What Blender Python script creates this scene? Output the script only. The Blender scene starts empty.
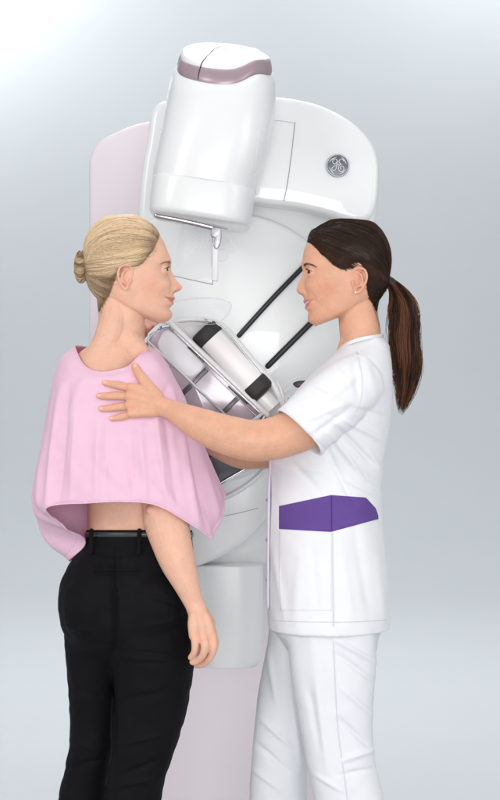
import bpy, math, random
import numpy as np
from mathutils import Vector, Matrix
from mathutils.bvhtree import BVHTree
from mathutils.kdtree import KDTree

random.seed(7); RNG = np.random.default_rng(7)
SC = bpy.context.scene
# ------------------------------------------------------------------ camera, light, exposure
S = 0.00221                      # metres per photo pixel at the plane the two people stand on
DIST = 4.5
cam_d = bpy.data.cameras.new('camera'); cam = bpy.data.objects.new('camera', cam_d)
SC.collection.objects.link(cam); cam.location = (0, -DIST, 1.29); cam.rotation_euler = (math.pi/2, 0, 0)
cam_d.sensor_fit = 'VERTICAL'; cam_d.sensor_height = 24.0
cam_d.lens = 24.0*DIST/(800*S); cam_d.clip_end = 100
SC.camera = cam
SC.view_settings.view_transform = 'Standard'; SC.view_settings.look = 'None'
SC.view_settings.exposure = 0.15; SC.view_settings.gamma = 1
W = bpy.data.worlds.new('World'); SC.world = W; W.use_nodes = True
W.node_tree.nodes['Background'].inputs[0].default_value = (0.97, 0.985, 1.0, 1)
W.node_tree.nodes['Background'].inputs[1].default_value = 0.58
def lamp(name, loc, target, size, energy, color=(1, 1, 1), size_y=None, spread=None):
    l = bpy.data.lights.new(name, 'AREA'); l.energy = energy; l.color = color; l.size = size
    l.shape = 'RECTANGLE'; l.size_y = size_y or size
    if spread: l.spread = spread
    o = bpy.data.objects.new(name, l); SC.collection.objects.link(o); o.location = loc
    d = Vector(target)-Vector(loc); o.rotation_euler = d.to_track_quat('-Z', 'Y').to_euler()
    return o
lamp('key_softbox', (-2.9, -3.3, 3.1), (-0.1, 0.1, 1.2), 1.5, 50, (1, .985, .965))
lamp('right_softbox', (3.0, -2.4, 2.4), (0.1, 0.1, 1.2), 1.6, 22, (1, .99, .98))
lamp('top_softbox', (0.1, 0.6, 3.6), (0.1, 0.3, 1.2), 2.0, 12, (1, 1, 1))
lamp('added_front_fill', (0.6, -5.6, 1.5), (0.1, 0.3, 1.0), 2.6, 48, (1, .995, .99))  # unseen fill added behind the camera to brighten the machine
lamp('added_axis_fill', (0.04, -4.75, 1.12), (0.0, 0.5, 1.05), 1.0, 44, (1, .995, .99))  # unseen fill added near the camera axis to lighten the lower housing
lamp('backdrop_wash_left', (-6.0, 24.6, 11.0), (-4.2, 28.8, 8.6), 3.6, 520)
lamp('backdrop_wash_right', (4.2, 24.6, 11.2), (3.0, 28.8, 8.8), 3.6, 210)
lamp('backdrop_fill', (0, 13.0, 10.0), (0, 27.0, 4.0), 5.0, 400)
lamp('floor_light_far', (0, 11.0, 7.5), (0, 11.5, 0), 5.0, 210)
lamp('floor_light', (0, 4.6, 5.2), (0, 4.8, 0), 3.6, 185)
SC.cycles.use_denoising = True
SC.cycles.max_bounces = 10; SC.cycles.transparent_max_bounces = 16
try: SC.cycles.denoiser = 'OPENIMAGEDENOISE'
except Exception: pass

def P(px, py, y=0.0):
    "measured position in the photo at depth y -> metres"
    s = S*(DIST+y)/DIST
    return Vector(((px-250)*s, y, 1.29+(400-py)*s))
def sc(y): return S*(DIST+y)/DIST

# ------------------------------------------------------------------ materials
def mat(name, color, rough=0.5, metal=0.0, noise=0.0, nscale=20, bump=0.0, bscale=300, sss=0.0, attr=False, spec=0.5, coat=0.0,
        trans=0.0, ior=1.45, sheen=0.0, weave=0.0, alpha=1.0, aniso=0.0, rvar=0.0):
    m = bpy.data.materials.new(name); m.use_nodes = True
    nt = m.node_tree; b = nt.nodes['Principled BSDF']; L = nt.links.new
    c4 = (*color, 1)
    b.inputs['Base Color'].default_value = c4; b.inputs['Roughness'].default_value = rough
    b.inputs['Metallic'].default_value = metal; b.inputs['Specular IOR Level'].default_value = spec
    b.inputs['Coat Weight'].default_value = coat; b.inputs['Transmission Weight'].default_value = trans
    b.inputs['IOR'].default_value = ior; b.inputs['Alpha'].default_value = alpha
    b.inputs['Sheen Weight'].default_value = sheen
    if sss:
        b.inputs['Subsurface Weight'].default_value = sss
        b.inputs['Subsurface Radius'].default_value = (1.0, 0.35, 0.2); b.inputs['Subsurface Scale'].default_value = 0.012
    tc = nt.nodes.new('ShaderNodeTexCoord')
    col = None
    if attr:
        a = nt.nodes.new('ShaderNodeAttribute'); a.attribute_name = 'Col'; col = a.outputs['Color']
    if noise or rvar:
        n = nt.nodes.new('ShaderNodeTexNoise'); n.inputs['Scale'].default_value = nscale; n.inputs['Detail'].default_value = 6
        L(tc.outputs['Object'], n.inputs['Vector'])
    if noise:
        mr = nt.nodes.new('ShaderNodeMapRange'); mr.inputs[1].default_value = .3; mr.inputs[2].default_value = .7
        mr.inputs[3].default_value = 1-noise; mr.inputs[4].default_value = 1+noise*.5
        L(n.outputs[0], mr.inputs[0])
        mx = nt.nodes.new('ShaderNodeMix'); mx.data_type = 'RGBA'; mx.blend_type = 'MULTIPLY'; mx.inputs[0].default_value = 1
        if col: L(col, mx.inputs[6])
        else: mx.inputs[6].default_value = c4
        L(mr.outputs[0], mx.inputs[7]); col = mx.outputs[2]
    if col: L(col, b.inputs['Base Color'])
    if rvar:
        m2 = nt.nodes.new('ShaderNodeMapRange'); m2.inputs[1].default_value = .3; m2.inputs[2].default_value = .7
        m2.inputs[3].default_value = rough-rvar; m2.inputs[4].default_value = rough+rvar
        L(n.outputs[0], m2.inputs[0]); L(m2.outputs[0], b.inputs['Roughness'])
    if bump or weave:
        h = None
        if bump:
            n2 = nt.nodes.new('ShaderNodeTexNoise'); n2.inputs['Scale'].default_value = bscale; n2.inputs['Detail'].default_value = 4
            L(tc.outputs['Object'], n2.inputs['Vector']); h = n2.outputs[0]
        bp = nt.nodes.new('ShaderNodeBump'); bp.inputs['Strength'].default_value = bump or weave; bp.inputs['Distance'].default_value = 0.002
        if weave:
            w1 = nt.nodes.new('ShaderNodeTexWave'); w1.inputs['Scale'].default_value = 260; w1.bands_direction = 'DIAGONAL'
            w1.inputs['Distortion'].default_value = 1.5
            L(tc.outputs['Object'], w1.inputs['Vector'])
            if h:
                ad = nt.nodes.new('ShaderNodeMath'); ad.operation = 'MULTIPLY_ADD'; ad.inputs[1].default_value = weave/(bump or 1)
                L(w1.outputs['Fac'], ad.inputs[0]); L(h, ad.inputs[2]); h = ad.outputs[0]
            else: h = w1.outputs['Fac']
        L(h, bp.inputs['Height']); L(bp.outputs[0], b.inputs['Normal'])
    return m

# ------------------------------------------------------------------ mesh tools
def mk(name, V, F, material=None, parent=None, smooth=True, col=None):
    me = bpy.data.meshes.new(name); me.from_pydata([tuple(v) for v in V], [], [tuple(int(i) for i in f) for f in F]); me.update()
    if smooth and len(me.polygons): me.polygons.foreach_set('use_smooth', [True]*len(me.polygons))
    if material: me.materials.append(material)
    if col is not None: setcol(me, col)
    o = bpy.data.objects.new(name, me); SC.collection.objects.link(o)
    if parent: o.parent = parent; o.matrix_parent_inverse = Matrix.Identity(4)
    return o
def setcol(me, col):
    a = me.color_attributes.new('Col', 'FLOAT_COLOR', 'POINT')
    c = np.ones((len(me.vertices), 4), dtype=np.float32); c[:, :3] = col
    a.data.foreach_set('color', c.ravel())
def tag(o, label=None, cat=None, kind=None, group=None):
    if label: o['label'] = label
    if cat: o['category'] = cat
    if kind: o['kind'] = kind
    if group: o['group'] = group
    return o
class MB:
    def __init__(s): s.V = []; s.F = []; s.C = []
    def addc(s, V, F, col=None):
        "a closed shape: faces turned outwards first"
        A = np.array([tuple(v) for v in V], float); c = A.mean(0); T = [(f[0], f[k], f[k+1]) for f in F for k in range(1, len(f)-1)]; T = np.array(T)
        if np.sum((A[T[:, 0]]-c)*np.cross(A[T[:, 1]]-c, A[T[:, 2]]-c)) < 0: F = [tuple(reversed(f)) for f in F]
        s.add(V, F, col)
    def add(s, V, F, col=None):
        n = len(s.V); s.V += [tuple(v) for v in V]; s.F += [tuple(int(i)+n for i in f) for f in F]
        if col is not None: s.C += [tuple(col)]*len(V)
    def build(s, name, m=None, parent=None, smooth=True):
        return mk(name, s.V, s.F, m, parent, smooth, np.array(s.C) if s.C else None)

def cr(pts, n, closed=False):
    "Catmull-Rom through pts (K x D) -> n samples uniformly in parameter"
    A = np.asarray(pts, float); K = len(A)
    if closed:
        t = np.arange(n)/n*K; i = np.floor(t).astype(int); f = (t-i)[:, None]
        p0, p1, p2, p3 = A[(i-1) % K], A[i % K], A[(i+1) % K], A[(i+2) % K]
    else:
        t = np.linspace(0, K-1, n); i = np.minimum(np.floor(t).astype(int), K-2); f = (t-i)[:, None]
        B = np.vstack([2*A[0]-A[1], A, 2*A[-1]-A[-2]])
        p0, p1, p2, p3 = B[i], B[i+1], B[i+2], B[i+3]
    return 0.5*((2*p1)+(-p0+p2)*f+(2*p0-5*p1+4*p2-p3)*f*f+(-p0+3*p1-3*p2+p3)*f**3)
def pchip(x, xs, ys):
    "smooth monotone-ish interpolation"
    xs = np.asarray(xs, float); ys = np.asarray(ys, float)
    h = np.diff(xs); d = np.diff(ys)/h; m = np.zeros_like(ys)
    for k in range(1, len(xs)-1):
        if d[k-1]*d[k] > 0:
            w1 = 2*h[k]+h[k-1]; w2 = h[k]+2*h[k-1]; m[k] = (w1+w2)/(w1/d[k-1]+w2/d[k])
    m[0] = d[0]; m[-1] = d[-1]
    x = np.clip(x, xs[0], xs[-1]); i = np.clip(np.searchsorted(xs, x, 'right')-1, 0, len(xs)-2)
    t = (x-xs[i])/h[i]
    return ys[i]*(1+2*t)*(1-t)**2+h[i]*m[i]*t*(1-t)**2+ys[i+1]*t*t*(3-2*t)+h[i]*m[i+1]*t*t*(t-1)

def gridfaces(nr, nc, closed=True, off=0):
    F = []
    for j in range(nr-1):
        for i in range(nc if closed else nc-1):
            a = off+j*nc+i; b = off+j*nc+(i+1) % nc
            F.append((a, b, b+nc, a+nc))
    return F
def ring_loft(mb, secs, nu=56, nv=None, cap=True, col=None):
    """secs: (center, U, V, exponent): closed superellipse rings; caps are flat fans"""
    A = np.array([[*s[0], *s[1], *s[2], s[3]] for s in secs], float)
    nv = nv or (len(secs)-1)*6+1
    B = cr(A, nv)
    th = np.linspace(0, 2*np.pi, nu, endpoint=False); c, s_ = np.cos(th), np.sin(th)
    V = []
    for r in B:
        e = 2/r[9]; x = np.sign(c)*np.abs(c)**e; y = np.sign(s_)*np.abs(s_)**e
        V.append(r[:3]+x[:, None]*r[3:6]+y[:, None]*r[6:9])
    V = np.vstack(V); F = gridfaces(nv, nu)
    F = [tuple(reversed(f)) for f in F] if np.dot(np.cross(A[0, 3:6], A[0, 6:9]), A[-1, :3]-A[0, :3]) < 0 else F
    flip = np.dot(np.cross(A[0, 3:6], A[0, 6:9]), A[-1, :3]-A[0, :3]) < 0
    V = list(V)
    if cap:
        n = len(V); V.append(B[0, :3]); V.append(B[-1, :3]); last = (nv-1)*nu
        for i in range(nu):
            j = (i+1) % nu
            f1 = (n, j, i); f2 = (n+1, last+i, last+j)
            F += [tuple(reversed(f1)), tuple(reversed(f2))] if flip else [f1, f2]
    (mb.addc if cap else mb.add)(V, F, col)
def hsecs(rows, exps=2.2):
    "rows (py, xL, xR, ymid, hy): horizontal sections measured from the photo"
    out = []
    for r in rows:
        py, xl, xr, ym, hy = r[:5]; e = r[5] if len(r) > 5 else exps
        out.append((P((xl+xr)/2, py, ym), ((xr-xl)/2*sc(ym), 0, 0), (0, hy, 0), e))
    return out
def limb(mb, pts, rad, nu=20, hint=(0, 1, 0), sub=5, col=None, flat=1.0):
    """round-ended tapered tube; rad: list of r or (ra along hint-side, rb)"""
    pts = np.array([list(p) for p in pts], float)
    R = np.array([(r, r*flat) if np.isscalar(r) else r for r in rad], float)
    n = (len(pts)-1)*sub+1
    C = cr(pts, n) if len(pts) > 2 else np.linspace(pts[0], pts[1], n); RR = cr(R, n) if len(R) > 2 else np.linspace(R[0], R[1], n)
    T = np.gradient(C, axis=0); T /= np.linalg.norm(T, axis=1)[:, None]+1e-12
    # rounded ends
    def endcap(c, t, r, sgn):
        out = []
        for a in (80, 60, 40, 20):
            a = math.radians(a); out.append((c+sgn*t*math.sin(a)*max(r), t, r*math.cos(a)))
        return out
    rows = endcap(C[0], T[0], RR[0], -1)+[(C[i], T[i], RR[i]) for i in range(n)]+list(reversed(endcap(C[-1], T[-1], RR[-1], 1)))
    th = np.linspace(0, 2*np.pi, nu, endpoint=False); V = []
    h = np.array(hint, float)
    for c, t, r in rows:
        v = h-np.dot(h, t)*t
        if np.linalg.norm(v) < 1e-3: v = np.array((1, 0, 0))-t[0]*t
        v /= np.linalg.norm(v); u = np.cross(v, t)
        V.append(c+np.cos(th)[:, None]*u*r[0]+np.sin(th)[:, None]*v*r[1])
    nr = len(rows); V = list(np.vstack(V)); F = gridfaces(nr, nu); k = len(V)
    V += [rows[0][0]-rows[0][1]*max(rows[0][2])*.1, rows[-1][0]+rows[-1][1]*max(rows[-1][2])*.1]
    for i in range(nu):
        j = (i+1) % nu; F += [(k, j, i), (k+1, (nr-1)*nu+i, (nr-1)*nu+j)]
    mb.addc(V, F, col)
def ellipsoid(mb, c, ax, nu=24, nv=14, rot=None, col=None):
    V = []; 
    for j in range(1, nv):
        a = math.pi*j/nv
        for i in range(nu):
            b = 2*math.pi*i/nu; V.append(Vector((ax[0]*math.sin(a)*math.cos(b), ax[1]*math.sin(a)*math.sin(b), ax[2]*math.cos(a))))
    V += [Vector((0, 0, ax[2])), Vector((0, 0, -ax[2]))]
    if rot: V = [rot @ v for v in V]
    V = [v+Vector(c) for v in V]
    F = []
    for j in range(nv-2):
        for i in range(nu):
            a = j*nu+i; b = j*nu+(i+1) % nu; F.append((a, a+nu, b+nu, b))
    k = (nv-1)*nu
    for i in range(nu):
        j = (i+1) % nu; F += [(k, i, j), (k+1, (nv-2)*nu+j, (nv-2)*nu+i)]
    mb.addc(V, F, col)
def thin(mb, pts, r, nu=3, col=None, taper=True):
    "light strand"
    C = np.asarray(pts, float); n = len(C)
    T = np.gradient(C, axis=0); T /= np.linalg.norm(T, axis=1)[:, None]+1e-12
    ref = np.array((0.3, -1, 0.2)); U = np.cross(T, ref); U /= np.linalg.norm(U, axis=1)[:, None]+1e-12; Vv = np.cross(T, U)
    w = np.full(n, r)
    if taper: w[-1] *= .25; w[-2] *= .6; w[0] *= .4
    th = np.arange(nu)*2*np.pi/nu
    V = (C[:, None, :]+w[:, None, None]*(np.cos(th)[None, :, None]*U[:, None, :]+np.sin(th)[None, :, None]*Vv[:, None, :])).reshape(-1, 3)
    mb.add(V, gridfaces(n, nu), None)
    if col is not None:
        c_ = np.asarray(col, float); c_ = np.tile(c_, (n, 1)) if c_.ndim == 1 else c_
        mb.C += [tuple(x) for x in np.repeat(c_, nu, axis=0)]
def voxel(V, F, size, iters=3, factor=0.5):
    "one continuous surface from overlapping closed shapes"
    o = mk('tmp', V, F); m = o.modifiers.new('r', 'REMESH'); m.mode = 'VOXEL'; m.voxel_size = size; m.use_smooth_shade = True
    if iters:
        s = o.modifiers.new('s', 'SMOOTH'); s.factor = factor; s.iterations = iters
    dg = bpy.context.evaluated_depsgraph_get(); e = o.evaluated_get(dg); me = e.to_mesh()
    n = len(me.vertices); co = np.empty(n*3, dtype=np.float32); me.vertices.foreach_get('co', co); co = co.reshape(-1, 3).astype(float)
    ln = len(me.loops); li = np.empty(ln, dtype=np.int32); me.loops.foreach_get('vertex_index', li)
    fs = li.reshape(-1, 4) if ln == 4*len(me.polygons) else None
    if fs is None: fs = [tuple(p.vertices) for p in me.polygons]
    e.to_mesh_clear(); d = o.data; bpy.data.objects.remove(o); bpy.data.meshes.remove(d)
    return co, fs
def smooth_region(V, F, c, r, iters=30, lam=.5):
    "extra smoothing of the surface inside a ball, fading at its edge"
    F = np.asarray(F); d = np.linalg.norm(V-np.array(c), axis=1); fm = (d[F] < r*1.1).any(1); Fs = F[fm]
    ids = np.unique(Fs); mp = np.full(len(V), -1); mp[ids] = np.arange(len(ids)); E = np.vstack([Fs[:, [k, (k+1) % Fs.shape[1]]] for k in range(Fs.shape[1])]); E = mp[E]
    X = V[ids].copy(); w = (np.clip((r-d[ids])/(r*.4), 0, 1)*lam)[:, None]
    for _ in range(iters):
        A = np.zeros_like(X); n = np.zeros(len(X)); np.add.at(A, E[:, 0], X[E[:, 1]]); np.add.at(n, E[:, 0], 1); np.add.at(A, E[:, 1], X[E[:, 0]]); np.add.at(n, E[:, 1], 1)
        X += w*(A/n[:, None]-X)
    V = V.copy(); V[ids] = X; return V
def mk_np(name, V, F, material=None, parent=None, col=None):
    V = np.asarray(V, np.float32); F = np.asarray(F, np.int32); k = F.shape[1]
    me = bpy.data.meshes.new(name); me.vertices.add(len(V)); me.vertices.foreach_set('co', V.ravel())
    me.loops.add(F.size); me.loops.foreach_set('vertex_index', F.ravel())
    me.polygons.add(len(F)); me.polygons.foreach_set('loop_start', np.arange(0, F.size, k, dtype=np.int32))
    me.polygons.foreach_set('use_smooth', np.ones(len(F), dtype=bool)); me.update(calc_edges=True); me.validate()
    if material: me.materials.append(material)
    if col is not None: setcol(me, col)
    o = bpy.data.objects.new(name, me); SC.collection.objects.link(o)
    if parent: o.parent = parent
    return o
def vnormals(V, F):
    F = np.asarray(F); N = np.zeros_like(V)
    n = np.cross(V[F[:, 2]]-V[F[:, 0]], V[F[:, 3 if F.shape[1] > 3 else 1]]-V[F[:, 1]] if F.shape[1] > 3 else V[F[:, 1]]-V[F[:, 0]])
    for k in range(F.shape[1]): np.add.at(N, F[:, k], n)
    return N/(np.linalg.norm(N, axis=1)[:, None]+1e-12)
def vnoise(P3, freq, seed=0):
    "smooth value noise -1..1"
    q = P3*freq; i = np.floor(q).astype(np.int64); f = q-i; f = f*f*(3-2*f); out = 0
    for dx in (0, 1):
        for dy in (0, 1):
            for dz in (0, 1):
                h = (i[:, 0]+dx)*374761393+(i[:, 1]+dy)*668265263+(i[:, 2]+dz)*2147483647+seed*974711
                h = (h ^ (h >> 13))*1274126177; h = (h ^ (h >> 16)) & 0xffff
                w = (f[:, 0] if dx else 1-f[:, 0])*(f[:, 1] if dy else 1-f[:, 1])*(f[:, 2] if dz else 1-f[:, 2])
                out = out+w*(h/32767.5-1)
    return out
def folds(V, N, lines):
    """creases: (p0, p1, width px, height px): displaces along the normal round the line p0-p1 (photo px, near side only)"""
    sx = S
    X = V[:, 0]/(sx*(DIST+V[:, 1])/DIST)+250; Y = 400-(V[:, 2]-1.29)/(sx*(DIST+V[:, 1])/DIST)
    out = V.copy(); near = np.clip(-N[:, 1]*1.6+.25, 0, 1)
    for (x0, y0), (x1, y1), w, h in lines:
        dx, dy = x1-x0, y1-y0; L2 = dx*dx+dy*dy; t = ((X-x0)*dx+(Y-y0)*dy)/L2
        d = np.abs((X-x0)*dy-(Y-y0)*dx)/math.sqrt(L2)
        tt = np.clip(t, 0, 1); fade = np.where((t > -.15) & (t < 1.15), np.sin(np.pi*np.clip((t+.15)/1.3, 0, 1))**.7, 0)
        out += N*(near*fade*np.exp(-(d/w)**2)*h*S)[:, None]
    return out

def plate(mb, outline, y0, th, bev=3, n=160, closed_pts=True, ys=None, col=None, lin=False, bevsteps=4):
    """solid cut from a photo-measured outline at depth y0 (front), th metres thick, rounded front and back edges of bev px"""
    O = np.asarray(outline, float)
    if lin:
        L = []; K = len(O); per = max(2, n//K)
        for i in range(K):
            for j in range(per): L.append(O[i]+(O[(i+1) % K]-O[i])*j/per)
        C = np.array(L); n = len(C)
    else: C = cr(O, n, True)
    area = 0.5*np.sum(C[:, 0]*np.roll(C[:, 1], -1)-np.roll(C[:, 0], -1)*C[:, 1])
    if area > 0: C = C[::-1]
    T = np.roll(C, -1, 0)-np.roll(C, 1, 0); T /= np.linalg.norm(T, axis=1)[:, None]+1e-9; Nn = np.stack([-T[:, 1], T[:, 0]], 1)
    cen = C.mean(0)
    if np.sum((C-cen)*Nn) > 0: Nn = -Nn  # inward
    rows = []; b = bev*S
    for k in range(bevsteps+1):
        a = math.pi/2*k/bevsteps; rows.append((bev*(1-math.sin(a)), y0+b*(1-math.cos(a))))
    rows.append((0, y0+th-b))
    for k in range(1, bevsteps+1):
        a = math.pi/2*k/bevsteps; rows.append((bev*(1-math.cos(a)), y0+th-b+b*math.sin(a)))
    V = []
    s0 = sc(y0)/S
    for ins, y in rows:
        D = C+Nn*ins
        for d in D:
            p = P(d[0], d[1], y0); V.append((p.x, y, p.z))
    nr = len(rows); F = [tuple(reversed(f)) for f in gridfaces(nr, n)]
    F.append(tuple(range(n))); F.append(tuple(reversed(range((nr-1)*n, nr*n))))
    mb.addc(V, F, col)
def circ(cx, cy, r, n=32, ry=None, a0=0, a1=360):
    return [(cx+r*math.cos(math.radians(a0+(a1-a0)*i/n)), cy+(ry or r)*math.sin(math.radians(a0+(a1-a0)*i/n))) for i in range(n)]
def sdpoly(X, Y, poly):
    "signed distance (positive inside)"
    Pn = np.asarray(poly, float); n = len(Pn); d = np.full(X.shape, 1e9); ins = np.zeros(X.shape, bool)
    for i in range(n):
        a, b = Pn[i], Pn[(i+1) % n]; e = b-a; t = np.clip(((X-a[0])*e[0]+(Y-a[1])*e[1])/(e@e+1e-12), 0, 1)
        d = np.minimum(d, np.hypot(X-a[0]-t*e[0], Y-a[1]-t*e[1]))
        c = ((a[1] > Y) != (b[1] > Y)) & (X < (b[0]-a[0])*(Y-a[1])/(b[1]-a[1]+1e-12)+a[0]); ins ^= c
    return np.where(ins, d, -d)
# ------------------------------------------------------------------ the materials
M = dict(
 shell=mat('white_gloss_plastic', (.785, .79, .795), .30, noise=.015, nscale=6, coat=.25),
 shell2=mat('pale_grey_plastic', (.77, .785, .79), .32, noise=.02, nscale=6, coat=.15),
 pinkpanel=mat('pale_pink_panel', (.76, .69, .73), .45, noise=.02, nscale=5),
 mauve=mat('mauve_metallic_trim', (.40, .30, .335), .36, metal=.35, noise=.06, nscale=8),
 seam=mat('dark_seam', (.10, .09, .10), .6),
 greyseam=mat('grey_seam', (.33, .33, .35), .6),
 greymetal=mat('grey_metal', (.42, .42, .45), .35, metal=.5, noise=.2, nscale=40),
 chrome=mat('brushed_steel', (.50, .50, .53), .25, metal=.95, noise=.05),
 rail=mat('black_rail', (.010, .011, .014), .3, noise=.1),
 black=mat('charcoal_mesh', (.028, .027, .027), .55, bump=.3, bscale=900),
 drum=mat('white_drum', (.88, .88, .88), .35, noise=.01),
 plum=mat('plum_glass', (.52, .43, .48), .12, coat=.4, noise=.12, nscale=9),
 plumdark=mat('dark_plum_plastic', (.045, .025, .035), .25),
 slab=mat('grey_lavender_plate', (.74, .73, .75), .25, noise=.06, nscale=9),
 glassdark=mat('smoked_glass', (.10, .105, .115), .08, coat=.6, noise=.35, nscale=30),
 clear=mat('clear_acrylic', (.96, .97, .98), .0, trans=1.0, ior=1.12, spec=.5),
 blue=mat('blue_print', (.03, .10, .36), .5),
 badge=mat('dark_grey_badge', (.115, .125, .155), .3, metal=.2),
 silver=mat('silver_badge_lettering', (.72, .73, .76), .3, metal=.35),
 skin_a=mat('fair_skin', (.8, .5, .4), .44, attr=True, noise=.05, nscale=45, bump=.14, bscale=520, sss=.16, spec=.38),
 skin_b=mat('tan_skin', (.75, .46, .34), .42, attr=True, noise=.05, nscale=45, bump=.14, bscale=520, sss=.16, spec=.38),
 eye=mat('eyeball', (.8, .8, .8), .15, attr=True, coat=.15, spec=.3),
 lash=mat('lash', (.02, .014, .012), .6),
 browblond=mat('brow_blonde', (.36, .22, .14), .7), browdark=mat('brow_dark', (.075, .045, .032), .7),
 blond=mat('blonde_hair', (.5, .36, .2), .38, attr=True, spec=.35), dark=mat('dark_hair', (.03, .015, .01), .36, attr=True, spec=.26),
 pinkcloth=mat('pink_cotton', (.94, .635, .785), .85, noise=.03, nscale=30, bump=.18, bscale=600, sheen=.15, weave=.06),
 pinkstitch=mat('pink_stitch', (.70, .36, .54), .85),
 blackcloth=mat('black_twill', (.0055, .005, .0062), .75, noise=.25, nscale=14, bump=.25, bscale=500, weave=.12, spec=.14),
 belt=mat('black_leather_belt', (.05, .052, .056), .28, noise=.2, nscale=60),
 tunic=mat('white_cotton', (.79, .79, .815), .8, noise=.02, nscale=18, bump=.14, bscale=500, weave=.06, sheen=.1),
 tunicseam=mat('white_seam', (.66, .66, .70), .85),
 slacks=mat('white_slacks', (.76, .765, .80), .8, noise=.02, nscale=14, bump=.14, bscale=500, weave=.06),
 snap=mat('lilac_snap', (.30, .25, .46), .5),
 lit_lilac=mat('placket_lit_lilac', (.72, .68, .77), .8),  # lilac tone painted in for pink light showing through the white cloth
 purple=mat('purple_pocket', (.118, .058, .27), .8, noise=.10, nscale=22, bump=.15, bscale=500, weave=.08),
 purple2=mat('purple_seam', (.06, .03, .16), .8),
 pearl=mat('pearl', (.8, .78, .74), .15, coat=.6), elastic=mat('brown_elastic', (.03, .015, .012), .6),
 shoe=mat('shoe_white', (.75, .75, .76), .4), shoeb=mat('shoe_black', (.02, .02, .02), .35),
 floor=mat('studio_floor', (.468, .497, .520), .6, noise=.012, nscale=1.2, bump=.02, bscale=60),
 wall=mat('studio_backdrop', (.545, .615, .645), .8, noise=.012, nscale=.8, bump=.02, bscale=60),
)
def translucent(m, f):
    nt = m.node_tree; b = nt.nodes['Principled BSDF']; out = nt.nodes['Material Output']; t = nt.nodes.new('ShaderNodeBsdfTranslucent'); mx = nt.nodes.new('ShaderNodeMixShader')
    t.inputs[0].default_value = b.inputs['Base Color'].default_value; mx.inputs[0].default_value = f
    nt.links.new(b.outputs[0], mx.inputs[1]); nt.links.new(t.outputs[0], mx.inputs[2]); nt.links.new(mx.outputs[0], out.inputs[0])
translucent(M['pinkcloth'], .22)
# ------------------------------------------------------------------ setting
R0 = 16.0; arc_ = [(13+R0*math.sin(math.radians(a)), R0-R0*math.cos(math.radians(a))) for a in range(0, 91, 2)]
def sweep(name, L):
    V = [(x, y, z) for y, z in L for x in (-45, 45)]; o = mk(name, V, [(2*i, 2*i+1, 2*i+3, 2*i+2) for i in range(len(L)-1)], M['floor']); tag(o, kind='structure')
sweep('floor', [(-9, 0), (0, 0), (6, 0), (12.9, 0)])
sweep('backdrop', [(12.9, 0)]+arc_+[(29, 20)])
# ------------------------------------------------------------------ the mammography machine
mach = bpy.data.objects.new('mammography_machine', None); SC.collection.objects.link(mach); mach.location = (0, 0, 0)
tag(mach, 'tilted white mammography machine with a pale pink column standing behind the two women', 'medical scanner')
def part(name, mb, m, parent=mach): return mb.build(name, M[m], parent)
YA = .62   # front of the big rear arm
# column (pale pink slab)
mb = MB(); plate(mb, [(89, 175), (90, 158), (97, 144), (112, 134), (150, 121), (240, 112), (300, 130), (345, 200), (345, 400), (345, 600), (345, 800), (345, 938), (217, 940), (89, 938), (89, 700), (89, 400), (89, 220)],
                 1.15, .22, 5, n=240); col_o = part('column', mb, 'pinkpanel')
mb = MB(); plate(mb, [(70, 938), (217, 936), (365, 938), (380, 955), (217, 957), (55, 955)], 1.0, .5, 4); part('floor_base', mb, 'shell2', col_o)
# rear arm
mb = MB(); plate(mb, [(157, 104), (200, 98), (275, 97), (310, 103), (345, 117), (368, 137), (379, 160), (378, 205), (370, 250), (362, 320), (350, 400),
                      (335, 480), (300, 545), (262, 566), (225, 568), (190, 560), (160, 520), (143, 430), (135, 330), (139, 200), (147, 140)], YA, .30, 7, n=260)
arm = part('gantry_arm', mb, 'shell')
# upper shoulder panel with the badge, a layer in front
mb = MB(); plate(mb, [(262, 97), (292, 98.5), (322, 106), (350, 120.5), (369, 139), (378, 160), (378.5, 185), (376, 206), (369, 219), (352, 222), (325, 214), (295, 207), (262, 203), (240, 196), (236, 150), (244, 108)],
                 YA-.10, .12, 6, n=220); up = part('shoulder_cover', mb, 'shell', arm)
# dark split line in it
mb = MB(); limb(mb, [P(295, 122.5, YA-.101), P(292, 150, YA-.101), P(288, 180, YA-.101), P(284, 201, YA-.101)], [.0009]*4, nu=6); part('panel_gap', mb, 'greyseam', up)
mb = MB(); limb(mb, [P(294.5, 123, YA-.101), P(282, 121, YA-.101), P(270, 120, YA-.101)], [.0004]*3, nu=6); part('panel_gap', mb, 'greyseam', up)
# large round cover disc with raised rim
def arcpts(cx, cy, r, a0, a1, n, y): return [P(cx+r*math.cos(math.radians(a0+(a1-a0)*i/(n-1))), cy+r*math.sin(math.radians(a0+(a1-a0)*i/(n-1))), y) for i in range(n)]
mb = MB(); plate(mb, circ(232, 330, 117, 26, a0=-100, a1=100)+[(180, 444), (150, 420), (139, 330), (139, 240), (150, 220), (180, 213.5)], YA-.05, .06, 5, n=200); disc = part('pivot_cover', mb, 'shell', arm)
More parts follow.
